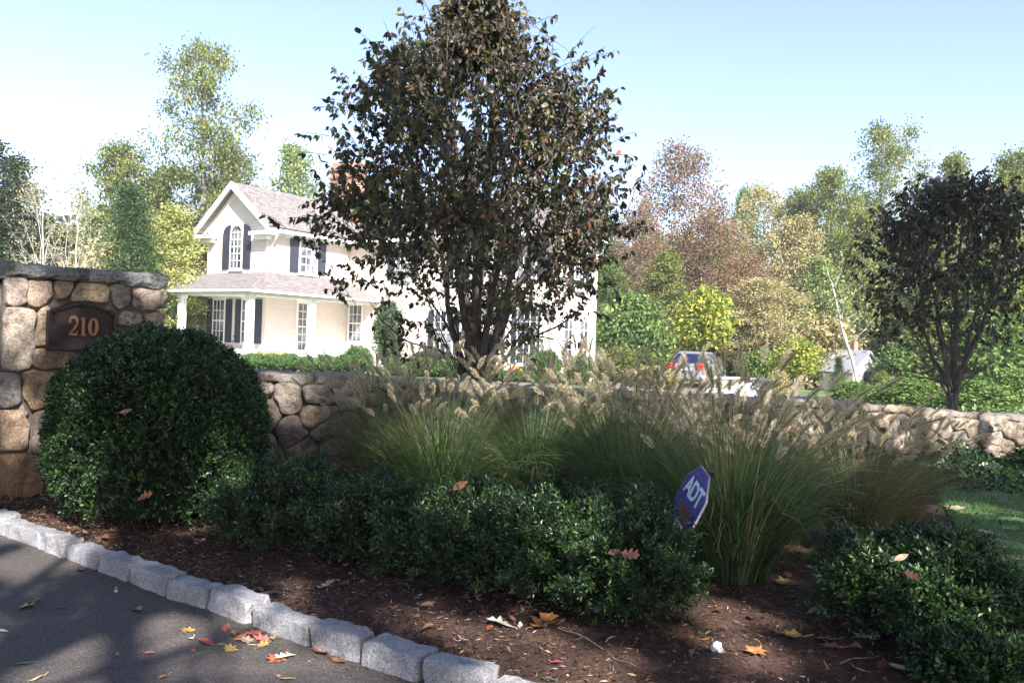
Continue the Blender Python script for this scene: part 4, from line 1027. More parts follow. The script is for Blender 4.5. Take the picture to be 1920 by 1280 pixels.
roof_slab(mb, [(-6.3, L_ + N_, ze + .3), (M_ - 2.6, L_ + N_, ze + .3), (M_ - 4, L_ + N_ + 2, ze + 1.3), (-5, L_ + N_ + 2, ze + 1.3)]); roof_slab(mb, [(M_ - 2.6, L_ + N_ + 4.4, ze), (-6.3, L_ + N_ + 4.4, ze), (-5, L_ + N_ + 2, ze + 1.3), (M_ - 4, L_ + N_ + 2, ze + 1.3)]); roof_slab(mb, [(M_ - 2.6, L_ + N_, ze), (M_ - 2.6, L_ + N_ + 4.4, ze), (M_ - 4, L_ + N_ + 2, ze + 1.3)])
mb.build('roof', M['roof'], house, uv=True)
# eaves trim
mb = MB(); zt = ze - .1
mb.bx(OV - .02, OV + .1, -OV + .02, L_ - OV, zt - .16, zt - .01)                      # gutter side
mb.bx(.003, OV - .03, -OV + .05, L_ - .5, zt - .2, zt - .17)                             # soffit
mb.bx(.003, .05, .05, L_ - .01, EV - .62, EV - .28)                                      # frieze
mb.bx(OV, M_ + OV, L_ - OV - .1, L_ - OV + .02, zt - .16, zt - .01); mb.bx(.06, M_, L_ - OV + .03, L_ - .003, zt - .2, zt - .17)
mb.bx(.06, M_ - .01, L_ - .05, L_ - .002, EV - .62, EV - .28)
mb.bx(M_ + OV - .02, M_ + OV + .1, L_ - OV, L_ + N_, zt - .16, zt - .01); mb.bx(M_ + .003, M_ + .05, L_ + .05, L_ + N_, EV - .62, EV - .28)
for xr in (0.0, -W_):                                                                    # cornice returns
    s_ = 1 if xr == 0 else -1
    mb.bx(min(xr + s_ * (OV + .1), xr - s_ * .75), max(xr + s_ * (OV + .1), xr - s_ * .75), -OV - .05, -.003, zt - .3, zt - .14)
    mb.bx(min(xr + s_ * .25, xr - s_ * .6), max(xr + s_ * .25, xr - s_ * .6), -OV + .15, -.004, zt - .48, zt - .301)
    a = np.array([(xr + s_ * (OV + .04), -OV - .03, ze + .01), (cxr, -OV - .03, zr + .01), (cxr, -OV - .03, zr - .3), (xr + s_ * (OV + .04), -OV - .03, ze - .24)])
    mb.prism(a, (0, .09, 0)); b = a.copy(); b[:, 1] = -.05; b[:, 2] -= .13; mb.prism(b, (0, .047, 0))
    mb.bx(xr - .07 * (s_ > 0) , xr + .07 * (s_ < 0), -.03, -.003, 3.9, EV - .3)               # corner boards
for k in range(9): y = .2 + k * .55; mb.bx(.05, OV - .05, y, y + .08, zt - .26, zt - .201)
for k in range(20): x = .7 + k * .6; mb.bx(x, x + .08, L_ - OV + .05, L_ - .05, zt - .26, zt - .201)
mb.bx(M_ - .1, M_ + .03, L_ - .03, L_ + .12, GR0, EV - .3); mb.bx(M_ + .003, M_ + .03, L_ + N_ - .0, L_ + N_ + .14, GR0, EV - .3)
mb.build('eaves_trim', M['white'], house)
mb = MB(); mb.tube(np.array([(OV + .1, .1, zt - .17), (OV - .05, .14, zt - .35), (.08, .16, zt - .7), (.08, .16, 4.0)]), .045, 8); mb.build('downspout', M['white'], house)
# porch: floor, steps, columns, roof
pg, pside = 2.2, 1.7
mb = MB(); mb.bx(-W_ - 1.2, pside + .15, -pg - .15, -.003, GR0 - .3, FL0); mb.bx(.003, pside + .15, 0, L_ - .004, GR0 - .3, FL0)
mb.bx(-W_ - 1.2, pside + .25, -pg - .25, -pg - .153, FL0 - .14, FL0 + .02); mb.build('porch_floor', M['white'], house)
colsp = [(pside, -pg), (-2.95, -pg), (pside, 1.15), (pside, 4.3), (-W_ - .9, -pg)]
for cx_, cy_ in colsp[:3] + colsp[4:]:
    mb = MB(); mb.box((cx_, cy_, (FL0 + 2.75) / 2), (.26, .26, 2.75 - FL0)); mb.box((cx_, cy_, FL0 + .1), (.32, .32, .2)); mb.box((cx_, cy_, 2.68), (.33, .33, .12)); mb.build('porch_column', M['white'], house)
PE = 3.0; PT = 3.92; PO = .45
mb = MB()
roof_slab(mb, [(pside + PO, -pg - PO, PE), (pside + PO, L_ - .01, PE), (0, L_ - .01, PT), (0, 0, PT)], .08)
roof_slab(mb, [(-W_ - 1.9, -pg - PO, PE), (pside + PO, -pg - PO, PE), (0, 0, PT), (-W_, 0, PT)], .08)
roof_slab(mb, [(-W_ - 1.9, -pg - PO, PE), (-W_, 0, PT), (-W_, L_, PT), (-W_ - 1.9, L_, PE)], .08)
mb.build('porch_roof', M['roof'], house, uv=True)
mb = MB()
mb.bx(-W_ - 1.1, pside + .14, -pg - .14, -pg + .14, 2.74, 2.98); mb.bx(pside - .14, pside + .14, -pg + .143, L_ - .02, 2.74, 2.98)
mb.bx(pside + PO - .03, pside + PO + .04, -pg - PO + .05, L_ - .02, PE - .13, PE - .03); mb.bx(-W_ - 1.9, pside + PO + .04, -pg - PO - .03, -pg - PO + .045, PE - .13, PE - .03)
mb.bx(-W_ - 1.0, pside - .145, -pg + .145, -.01, 2.8, 2.83); mb.bx(.01, pside - .145, 0, L_ - .02, 2.8, 2.83)
for k in range(11): y = -pg - .1 + k * .68; mb.bx(pside + .145, pside + PO - .035, y, y + .07, PE - .12, PE - .04)
for k in range(12): x = -W_ - 1.3 + k * .68; mb.bx(x, x + .07, -pg - PO + .05, -pg - .145, PE - .12, PE - .04)
mb.build('porch_beam', M['white'], house)
# windows
def window(face, c, zb, w, h, cols=3, rows=4, arch=False, shutters=True, door=False, sw=None):
    """face: 'g' y=const facing -y, 's' x=const facing +x; c = (x,y) centre on the wall"""
    if face == 'g': tt_, nn_ = np.array((1., 0, 0)), np.array((0, -1., 0))
    else: tt_, nn_ = np.array((0, 1., 0)), np.array((1., 0, 0))
    o = np.array((c[0], c[1], zb)); up = np.array((0, 0, 1.))
    def outl(w_, z0, z1, off):
        pts = [(-w_ / 2, z0), (w_ / 2, z0)]
        if arch: r = w_ / 2; pts += [(r * math.cos(a), z1 - r + r * math.sin(a)) for a in np.linspace(0, math.pi, 13)]
        else: pts += [(w_ / 2, z1), (-w_ / 2, z1)]
        return [o + tt_ * a + up * b + nn_ * off for a, b in pts]
    fr = MB(); A = outl(w + .2, -.1, h + .1, .003); fr.prism(A, nn_ * .06)
    if not arch: a = o + up * (h + .14) + nn_ * .05; fr.box(a, tuple(np.abs(tt_ * (w + .34)) + np.abs(nn_ * .1) + up * .09))
    fr.box(o + up * -.12 + nn_ * .06, tuple(np.abs(tt_ * (w + .28)) + np.abs(nn_ * .12) + up * .06))
    root = fr.build('door' if door else 'window', M['white'], house)
    g_ = MB(); g_.prism(outl(w, 0, h, .066), nn_ * .004); g_.build('pane', M['glass'], root)
    mu = MB(); t = .026
    for i in range(1, cols): mu.box(o + tt_ * (w * (i / cols - .5)) + up * (h / 2 - (.1 if arch else 0)) + nn_ * .081, tuple(np.abs(tt_ * t) + np.abs(nn_ * .02) + up * (h - (.25 if arch else .005))))
    for j in range(1, rows): mu.box(o + up * (h * j / rows) + nn_ * .082, tuple(np.abs(tt_ * (w - .004)) + np.abs(nn_ * .024) + up * (t * (2.2 if j == rows // 2 else 1))))
    mu.build('muntins', M['white'], root)
    if shutters:
        s_w = sw or w * .5
        for sgn in (-1, 1):
            sh = MB(); cc = o + tt_ * sgn * (w / 2 + .12 + s_w / 2)
            if arch:
                pts = [(-s_w / 2, -.05), (s_w / 2, -.05)]
                zz = [(x, h + .02 - s_w * (1 - math.sqrt(max(0, 1 - ((-sgn * x + s_w / 2) / s_w - 1) ** 2)))) for x in np.linspace(s_w / 2, -s_w / 2, 9)]
                zz = [(x, h + .05 - s_w * .9 * (1 - math.sqrt(max(0, 1 - ((sgn * x + s_w / 2) / s_w) ** 2)))) for x in np.linspace(s_w / 2, -s_w / 2, 9)]
                sh.prism([cc + tt_ * a + up * b + nn_ * .01 for a, b in pts + zz], nn_ * .05)
            else: sh.box(cc + up * h / 2 + nn_ * .035, tuple(np.abs(tt_ * s_w) + np.abs(nn_ * .05) + up * (h + .1)))
            for b0, b1 in ((.04, .46), (.52, .88 if arch else .96)):     # raised panels
                sh.box(cc + up * h * (b0 + b1) / 2 + nn_ * .064, tuple(np.abs(tt_ * s_w * .7) + np.abs(nn_ * .012) + up * h * (b1 - b0)))
            sh.build('shutter', M['shutter'], root)
window('g', (-W_ / 2, 0), 4.15, .72, 1.95, 3, 6, arch=True, sw=.52)
window('s', (0, 2.35), 4.1, .95, 1.45, 3, 4, sw=.5)
window('g', (-3.25, 0), FL0 + .3, .75, 1.9, 3, 4, sw=.42); window('g', (-1.15, 0), FL0 + .3, .75, 1.9, 3, 4, sw=.42)
window('s', (0, 2.35), FL0 + .02, 1.0, 2.15, 4, 6, shutters=False, door=True)
window('g', (.62, L_), .95, .8, 1.75, 3, 4, shutters=False)
window('g', (3.6, L_), 4.0, .85, 1.5, 3, 4, sw=.4); window('g', (7.2, L_), 4.0, .85, 1.5, 3, 4, sw=.4); window('g', (10.6, L_), 4.0, .85, 1.5, 3, 4, sw=.4)
window('g', (6.2, L_), .55, .95, 1.9, 3, 4, sw=.3); window('g', (10.75, L_), .3, .9, 2.2, 3, 5, sw=.3)
window('s', (M_, L_ + 1.6), 3.6, .8, 1.4, 3, 4, sw=.35); window('s', (M_, L_ + .75), .1, .6, 2.1, 2, 5, shutters=False); window('s', (M_, L_ + 2.1), .1, .6, 2.1, 2, 5, shutters=False)
mb = MB(); mb.bx(8.6, M_ + .1, L_ - .35, L_ - .004, 2.75, 2.95); mb.bx(8.7, M_ + .02, L_ - .28, L_ - .004, 2.6, 2.749)
for x in (8.8, 9.75, 11.5, 12.05): mb.bx(x, x + .18, L_ - .24, L_ - .004, -.3, 2.6)
mb.build('pilasters', M['white'], house)
mb = MB(); mb.bx(7.9, 8.6, L_ + .15, L_ + .2, 0, 0.1); 
# chimney (local coords from the world spot)
cwx, cwy = (642 - 960) / F * 43.2, 43.2; dx, dy = cwx - Kx, cwy - Ky; ca_, sa_ = math.cos(R(-34)), math.sin(R(-34))
lx, ly = dx * ca_ + dy * sa_, -dx * sa_ + dy * ca_
ct = 10.15; mb = MB(); mb.bx(lx - .85, lx + .85, ly - .45, ly + .45, 5.5, ct - .75); mb.bx(lx - .93, lx + .93, ly - .53, ly + .53, ct - .749, ct - .62); mb.bx(lx - .85, lx + .85, ly - .45, ly + .45, ct - .619, ct - .35)
mb.bx(lx - .95, lx + .95, ly - .55, ly + .55, ct - .349, ct - .22); mb.bx(lx - .8, lx + .8, ly - .4, ly + .4, ct - .219, ct + .1)
ch = mb.build('chimney', M['brick'], house, uv=True)
mb = MB(); mb.bx(lx - .9, lx + .9, ly - .5, ly + .5, 6.6, 7.35); mb.build('flashing', M['copper'], ch)

def hw(x, y, z=0):      # house-local -> world
    a = R(-34); return np.array((Kx + x * math.cos(a) - y * math.sin(a), Ky + x * math.sin(a) + y * math.cos(a), z))
# pots and pumpkin
terra = simple('terracotta', (.42, .18, .1), .8)
for k, (dx_, lab) in enumerate([(.9, 'left of the two terracotta pots at the porch edge'), (1.75, 'right of the two terracotta pots at the porch edge')]):
    p = hw(pside + .75, -pg + dx_ + .9, 0); zz = .0
    mb = MB(); mb.lathe((0, 0, 0), [(.02, 0), (.2, .0), (.26, .3), (.3, .34), (.3, .42), (.24, .42), (.22, .36), (.02, .34)]); o = mb.build('flower_pot', terra, smooth=True)
    pp = P(500 + k * 22, 668, 32.5); o.location = (pp[0], pp[1], float(gz(pp[0], pp[1])) + .02); o.scale = (1.25, 1.25, 1.7); tag(o, lab, 'pot', 'terracotta pots by the porch')
pp = P(967, 690, 31); mb = MB(); th = np.linspace(0, 2 * np.pi, 32, endpoint=False)
prs = [(.02, .05), (.2, .02), (.3, .12), (.33, .24), (.28, .36), (.15, .42), (.02, .38)]
v = np.array([[(r * math.cos(t) * (1 - .08 * abs(math.sin(t * 5))), r * math.sin(t) * (1 - .08 * abs(math.sin(t * 5))), z) for t in th] for r, z in prs])
nn_ = len(prs); i = np.arange(nn_ - 1)[:, None] * 32; k = np.arange(32)[None]; k2 = (k + 1) % 32
pk = empty('pumpkin', (pp[0], pp[1], float(gz(pp[0], pp[1])) + .1), label='orange pumpkin at the house front right of the trunk', cat='pumpkin')
mb.add(v.reshape(-1, 3), np.stack([i + k, i + k2, i + 32 + k2, i + 32 + k], -1).reshape(-1, 4)); mb.build('shell', simple('pumpkin_skin', (.6, .2, .03), .5), pk, smooth=True)
mb = MB(); mb.tube(np.array([(0, 0, .38), (.01, 0, .45), (.05, 0, .5)]), (.03, .02, .018), 6); mb.build('stem', M['midb'], pk)

# foundation hedge of clipped balls
HPAL = [(.06, .12, .03), (.09, .17, .045), (.13, .2, .06), (.045, .09, .025)]
ballp = bush_parts(60, .5, .45, .62, 900, .05, .035, HPAL, (3, 3, 2, 2), lump=.05, sq=2.3)
first = None
posn = ['nearest the dome bush', 'second along from the dome bush', 'third along, below the corner column', 'fourth along, before the porch door', 'fifth along, before the second column',
        'sixth along, left of the ivy-clad shrub', 'seventh along, just before the tall shrub', 'eighth along, right of the tall shrub', 'ninth along, seen through low branches', 'tenth along, left of the big trunk', 'eleventh along, behind the big trunk']
for k, u in enumerate([478, 512, 545, 578, 612, 643, 672, 748, 780, 812, 846]):
    D = 31.6 - .0 * k; x = (u - 960) / F * D; z = float(gz(x, D)) - .02
    lab = 'small clipped green hedge ball by the house, ' + posn[k]
    if first is None: first = make_bush('hedge_ball', (x, D, z), lab, 'bush', ballp, 'clipped hedge balls before the porch', 'leaf')
    else: copy_thing(first, (x, D, z), k * 1.3, (random.uniform(.9, 1.15), 1, random.uniform(.9, 1.1)) if k != 6 else (1.3, 1.2, 1.6), lab)
topi = bush_parts(61, .62, .6, 1.15, 1200, .05, .035, HPAL, (3, 3, 2, 2), lump=.04, sq=2.2)
x = (1022 - 960) / F * 31; t1 = make_bush('topiary_ball', (x, 31, float(gz(x, 31))), 'round topiary by the house left of the corner', 'bush', topi, lm='leaf')
x = (1088 - 960) / F * 32; copy_thing(t1, (x, 32, float(gz(x, 32))), 1, .95, 'round topiary at the right corner of the house')
for k, u in enumerate([935, 968, 1000, 1045]):
    x = (u - 960) / F * 30.2; copy_thing(first, (x, 30.2, float(gz(x, 30.2)) - .1), k * 2, (1.1, 1, .75), 'flat low hedge ball right of the trunk, ' + ['first before the white wall', 'second, in front of the pumpkin', 'third, left of the topiary', 'fourth, right below the topiary'][k])
make_bush('climbing_shrub', (lambda p: (p[0], p[1], p[2]))(np.array(((728 - 960) / F * 36.4, 36.4, -.3))), 'tall narrow shrub climbing the white house wall', 'shrub', bush_parts(62, .55, .5, 3.1, 1900, .07, .05, [(.05, .09, .04), (.08, .12, .06), (.12, .15, .08)], lump=.3, sq=2.1), lm='leaf')
make_bush('dark_shrub', ((815 - 960) / F * 33, 33, -.3), 'dark rounded shrub at the house wall left of the trunk', 'shrub', bush_parts(63, .95, .8, .95, 1300, .06, .04, [(.03, .035, .03), (.05, .05, .04)], lump=.1), lm='leaf')

# ------------------------------------------------------------------ car
def car():
    W, L = 1.86, 4.7
    z0 = float(gz(8.3, 38.5)) + .01
    e = empty('parked_car', (7.95, 37.3, z0 + .08), R(-27), label='silver estate car parked with its rear toward the wall', cat='car')
    paint = simple('silver_paint', (.38, .41, .46), .3, .6); tyre = simple('tyre', (.02, .02, .02), .8); rim = simple('rim', (.5, .5, .52), .3, .8)
    red = simple('tail_lamp', (.6, .01, .015), .25); red.node_tree.nodes['Principled BSDF'].inputs['Coat Weight'].default_value = .5
    # body: profile sections along y (rear at y=0 facing -y)
    sec = [(0.0, .42, .98, .80), (.06, .34, 1.05, .9), (.3, .3, 1.07, .93), (1.5, .28, 1.02, .93), (3.3, .28, .98, .92), (4.2, .3, .86, .88), (4.6, .36, .74, .78), (4.7, .42, .62, .7)]
    mb = MB(); rings = []
    for y, zl, zh_, hw_ in sec:
        rings.append([(-hw_ * .9, y, zl), (-hw_, y, zl + .12), (-hw_ * 1.0, y, (zl + zh_) / 2 + .05), (-hw_ * .93, y, zh_ - .03), (-hw_ * .85, y, zh_), (hw_ * .85, y, zh_), (hw_ * .93, y, zh_ - .03), (hw_, y, (zl + zh_) / 2 + .05), (hw_, y, zl + .12), (hw_ * .9, y, zl)])
    v = np.array(rings); n, m = v.shape[:2]; i = np.arange(n - 1)[:, None] * m; j = np.arange(m)[None]; j2 = (j + 1) % m
    mb.add(v.reshape(-1, 3), [np.stack([i + j, i + m + j, i + m + j2, i + j2], -1).reshape(-1, 4), np.arange(m)[None], (np.arange(m)[::-1] + (n - 1) * m)[None]])
    b = mb.build('body', paint, e, smooth=False)
    mb = MB(); mb.bx(-.84, .84, -.1, .03, .36, .62); mb.build('bumper', simple('bumper', (.3, .32, .36), .4, .3), e)
    # cabin
    mb = MB(); q = [(.1, 1.04, .80), (.62, 1.5, .63), (1.1, 1.6, .62), (2.4, 1.58, .62), (3.4, 1.0, .78)]
    rings = [[(-w, y, 1.0), (-w, y, z - .03), (-w * .93, y, z), (w * .93, y, z), (w, y, z - .03), (w, y, 1.0)] for y, z, w in q]
    rings = [[(-.8, y, .99), (-w, y, z - .03), (-w * .93, y, z), (w * .93, y, z), (w, y, z - .03), (.8, y, .99)] for y, z, w in q]
    v = np.array(rings); n, m = v.shape[:2]; i = np.arange(n - 1)[:, None] * m; j = np.arange(m - 1)[None]
    mb.add(v.reshape(-1, 3), [np.stack([i + j, i + m + j, i + m + j + 1, i + j + 1], -1).reshape(-1, 4), np.arange(m)[None]]); mb.build('roof', paint, e)
    mb = MB(); mb.add([(-.72, .115, 1.08), (.72, .115, 1.08), (.57, .575, 1.47), (-.57, .575, 1.47)], np.array([0, 1, 2, 3]))
    v = np.array([(-.72, .115, 1.08), (.72, .115, 1.08), (.57, .575, 1.47), (-.57, .575, 1.47)]); mb.prism(v + (0, -.02, .01), (0, -.012, .012))
    mb.build('rear_window', simple('car_glass', (.012, .014, .04), .1), e)
    for s_ in (-1, 1):
        mb = MB(); v = np.array([(.8, .5, 1.06), (.8, 3.1, 1.04), (.66, 2.4, 1.5), (.66, 1.0, 1.52)]) * (s_, 1, 1); mb.prism(v, (s_ * .012, 0, .004)); mb.build('side_window', M['glass'], e)
        mb = MB(); mb.bx(min(s_ * .5, s_ * .93), max(s_ * .5, s_ * .93), -.03, .1, .8, 1.03); mb.build('tail_light', red, e)
        for y in (.85, 3.8):
            mb = MB(); mb.tube(np.array([(s_ * .72, y, .33), (s_ * .92, y, .33)]), .33, 20); wh = mb.build('wheel', tyre, e)
            mb = MB(); mb.tube(np.array([(s_ * .9, y, .33), (s_ * .935, y, .33)]), .2, 14); mb.build('rim', rim, wh)
    mb = MB(); mb.bx(-.26, .26, -.04, .0, .72, .84); mb.build('number_plate', simple('plate', (.7, .72, .78), .5), e)
car()
# ------------------------------------------------------------------ white stone wall and cottage on the right
a = P(1318, 705, 31.0); b = P(1452, 712, 31.0)
e = empty('retaining_wall', (a[0], a[1], -1.0), math.atan2(b[1] - a[1], b[0] - a[0]), label='short pale block wall with flat coping beyond the stone wall', cat='wall')
LL = np.linalg.norm((b - a)[:2]); M['block'] = shingle_mat('pale_block', (.45, .43, .42), (.34, .33, .32), (.4, .39, .38), .4, .12, .85, .5, .08, (.3, .29, .28))
mb = MB(); mb.bx(0, LL, 0, .45, -.2, a[2] + 1.0 - .08); mb.build('blockwork', M['block'], e, uv=True)
mb = MB(); mb.bx(-.05, LL + .06, -.06, .51, a[2] + 1.0 - .079, a[2] + 1.0); mb.build('coping', simple('coping', (.55, .53, .51), .8, 0, 6, .15), e)
p = P(1603, 700, 40); gzc = float(gz(p[0], p[1])) - .2
cot = empty('garden_cottage', (p[0], p[1], gzc + .35), R(25), label='small grey-roofed outbuilding half hidden among the trees', cat='building')
cot.scale = (.62, .62, .62)
mb = MB(); mb.bx(-1.5, 1.5, -1.2, 2.2, -1.2, 1.5); mb.prism([(-1.5, -1.2, 1.5), (1.5, -1.2, 1.5), (0, -1.2, 2.9)], (0, 3.4, 0)); mb.build('wall', M['siding'], cot, uv=True)
mb = MB(); roof_slab(mb, [(1.85, -1.45, 1.3), (1.85, 2.5, 1.3), (0, 2.5, 3.05), (0, -1.45, 3.05)]); roof_slab(mb, [(-1.85, -1.45, 1.3), (0, -1.45, 3.05), (0, 2.5, 3.05), (-1.85, 2.5, 1.3)]); mb.build('roof', simple('pale_roof', (.25, .26, .29), .7, 0, 6, .2), cot)
mb = MB(); mb.bx(.5, .9, .6, 1.0, 2.2, 3.7); mb.build('chimney', M['brick'], cot, uv=True)
mb = MB(); mb.bx(-.4, .4, -1.24, -1.203, .5, 1.4); mb.build('window', M['glass'], cot)

# ------------------------------------------------------------------ background trees
PAL = {
 'olive': ([(.13, .16, .045), (.19, .2, .06), (.08, .11, .035), (.27, .23, .08)], (4, 3, 3, 1)),
 'green': ([(.1, .16, .05), (.15, .22, .07), (.06, .1, .035), (.22, .27, .1)], (4, 3, 2, 1)),
 'yellow': ([(.3, .33, .13), (.4, .4, .18), (.2, .25, .09), (.45, .33, .13)], (3, 3, 2, .7)),
 'gold': ([(.3, .32, .07), (.2, .25, .06), (.4, .36, .08), (.13, .17, .05)], (3, 3, 1.5, 2)),
 'red': ([(.2, .12, .08), (.26, .16, .11), (.13, .09, .06), (.2, .19, .1)], (4, 3, 2, 1)),
 'tan': ([(.38, .3, .18), (.3, .28, .14), (.24, .24, .11), (.44, .33, .24)], (3, 3, 2, 1)),
 'dark': ([(.035, .055, .025), (.055, .08, .03), (.025, .035, .02)], (3, 2, 2)),
 'pale': ([(.2, .25, .1), (.28, .32, .14), (.14, .18, .08)], (3, 3, 2)),
}
RP = [(3.0, 2.2), (5, 3.6), (8, 4.2), (11, 3.9), (13.5, 2.8), (15.5, .8)]      # round crown of a 16 m tree
OP = [(2.0, 1.8), (4, 2.8), (7, 3.1), (10, 2.7), (13, 1.7), (15.8, .4)]
def bgt(kind, seed, prof, nl=36, ns=6, lpc=26, ll=.25, lw=.17, cr_=.42, wood='midb', base=2.5, tr=.2, **k):
    pal, w = PAL[kind]; return tree_parts(seed, 16, prof, base, tr, nl, ns, lpc, ll, lw, cr_, pal, w, **k), wood
protos = {}
def proto(key, parts_wood, size):
    protos[key] = [parts_wood, size, None]
proto('olive', bgt('olive', 101, RP, lpc=62), 16); proto('olive2', bgt('olive', 102, OP, lpc=58), 16)
proto('tallolive', bgt('olive', 103, [(5, 2.0), (7, 3.5), (9, 4.1), (11, 3.6), (13, 4.4), (14.8, 3.6), (16.2, 1.6)], nl=24, ns=5, lpc=95, ll=.2, lw=.14, cr_=.4, base=4, tr=.26), 16)
proto('green', bgt('green', 104, RP, lpc=60), 16); proto('yellow', bgt('yellow', 105, OP, lpc=44), 16)
proto('red', bgt('red', 106, RP, nl=46, ns=8, lpc=30, ll=.22, lw=.14, cr_=.5, wood='midb'), 16)
proto('tan', bgt('tan', 107, RP, nl=36, lpc=52), 16); proto('dark', bgt('dark', 108, RP, lpc=46), 16)
proto('pale', bgt('pale', 109, OP, lpc=48), 16)
proto('bare', bgt('tan', 110, [(5, 1.8), (8, 2.8), (11, 3.0), (13.5, 2.5), (16, 1.0)], nl=34, ns=9, lpc=1.5, ll=.2, lw=.12, wood='paleb', base=2.0, tr=.16, stems=3, twigs=3, upsweep=1.3), 16)
proto('spruce', (tree_parts(111, 16, [(.6, 3.4), (4, 3.0), (8, 2.0), (12, 1.05), (15.8, .12)], .4, .2, 84, 5, 36, .3, .09, .42, [(.04, .075, .035), (.06, .1, .04), (.085, .13, .05)], (3, 3, 1), mode='cone', droop=.28), 'bark'), 16)
SHP = [(.2, 4.5), (3, 6.2), (7, 7), (11, 6.2), (14, 4), (16, 1)]           # dense shrub shape scaled down
proto('shrub_green', bgt('green', 112, SHP, nl=40, ns=6, lpc=30, ll=.95, lw=.65, cr_=1.2, base=.4, tr=.5), 16)
proto('shrub_dark', bgt('olive', 113, SHP, nl=40, ns=6, lpc=26, ll=.95, lw=.6, cr_=1.2, base=.4, tr=.5), 16)
proto('shrub_tan', bgt('tan', 114, SHP, nl=40, ns=6, lpc=24, ll=.9, lw=.55, cr_=1.2, base=.4, tr=.5), 16)
proto('young_gold', bgt('gold', 115, [(8.6, 2.6), (9.6, 4.2), (11.5, 4.6), (13.5, 3.8), (15.8, 1)], nl=38, ns=6, lpc=13, ll=.75, lw=.45, cr_=.85, wood='midb', base=6.5, tr=.22), 16)
proto('round_green', bgt('green', 116, [(1.5, 5), (5, 8), (9, 8.4), (13, 6), (16, 1.5)], nl=46, ns=7, lpc=26, ll=1.0, lw=.55, cr_=1.1, base=1.5, tr=.35), 16)
NAMES = {'olive': 'deciduous_tree', 'olive2': 'deciduous_tree', 'tallolive': 'oak_tree', 'green': 'deciduous_tree', 'yellow': 'deciduous_tree', 'red': 'maple_tree', 'tan': 'deciduous_tree', 'dark': 'dark_tree', 'pale': 'deciduous_tree',
         'bare': 'bare_tree', 'spruce': 'spruce_tree', 'shrub_green': 'woodland_shrub', 'shrub_dark': 'woodland_shrub', 'shrub_tan': 'woodland_shrub', 'young_gold': 'young_tree', 'round_green': 'round_tree'}
def bgtree(key, u, vtop, D, wx, label, group='trees of the wood behind the house', cat=None, sink=0.0):
    """top of the crown at pixel (u,vtop) at distance D; wx = crown width in photo pixels"""
    (parts, wood), size, first_ = protos[key]
    t = P(u, vtop, D); z = float(gz(t[0], D)) - .15 - sink; H = t[2] - z; s = H / size
    pw_ = {'olive': 8.4, 'olive2': 6.2, 'tallolive': 8.8, 'green': 8.4, 'yellow': 6.2, 'red': 8.4, 'tan': 8.4, 'dark': 8.4, 'pale': 6.2, 'bare': 6.4, 'spruce': 6.6, 'shrub_green': 14, 'shrub_dark': 14, 'shrub_tan': 14, 'young_gold': 9.6, 'round_green': 16.8}[key]
    sx = (wx / F * D) / pw_; rz = random.uniform(0, 6.28); cat = cat or ('shrub' if 'shrub' in key else 'tree')
    if first_ is None:
        e = make_tree(NAMES[key], (t[0], D, z), label, cat, parts, M[wood], M['bgleaf'], group); e.scale = (sx, sx, s); e.rotation_euler = (0, 0, rz); protos[key][2] = e
    else: e = copy_thing(first_, (t[0], D, z), rz, (sx, sx, s), label, group)
    return e
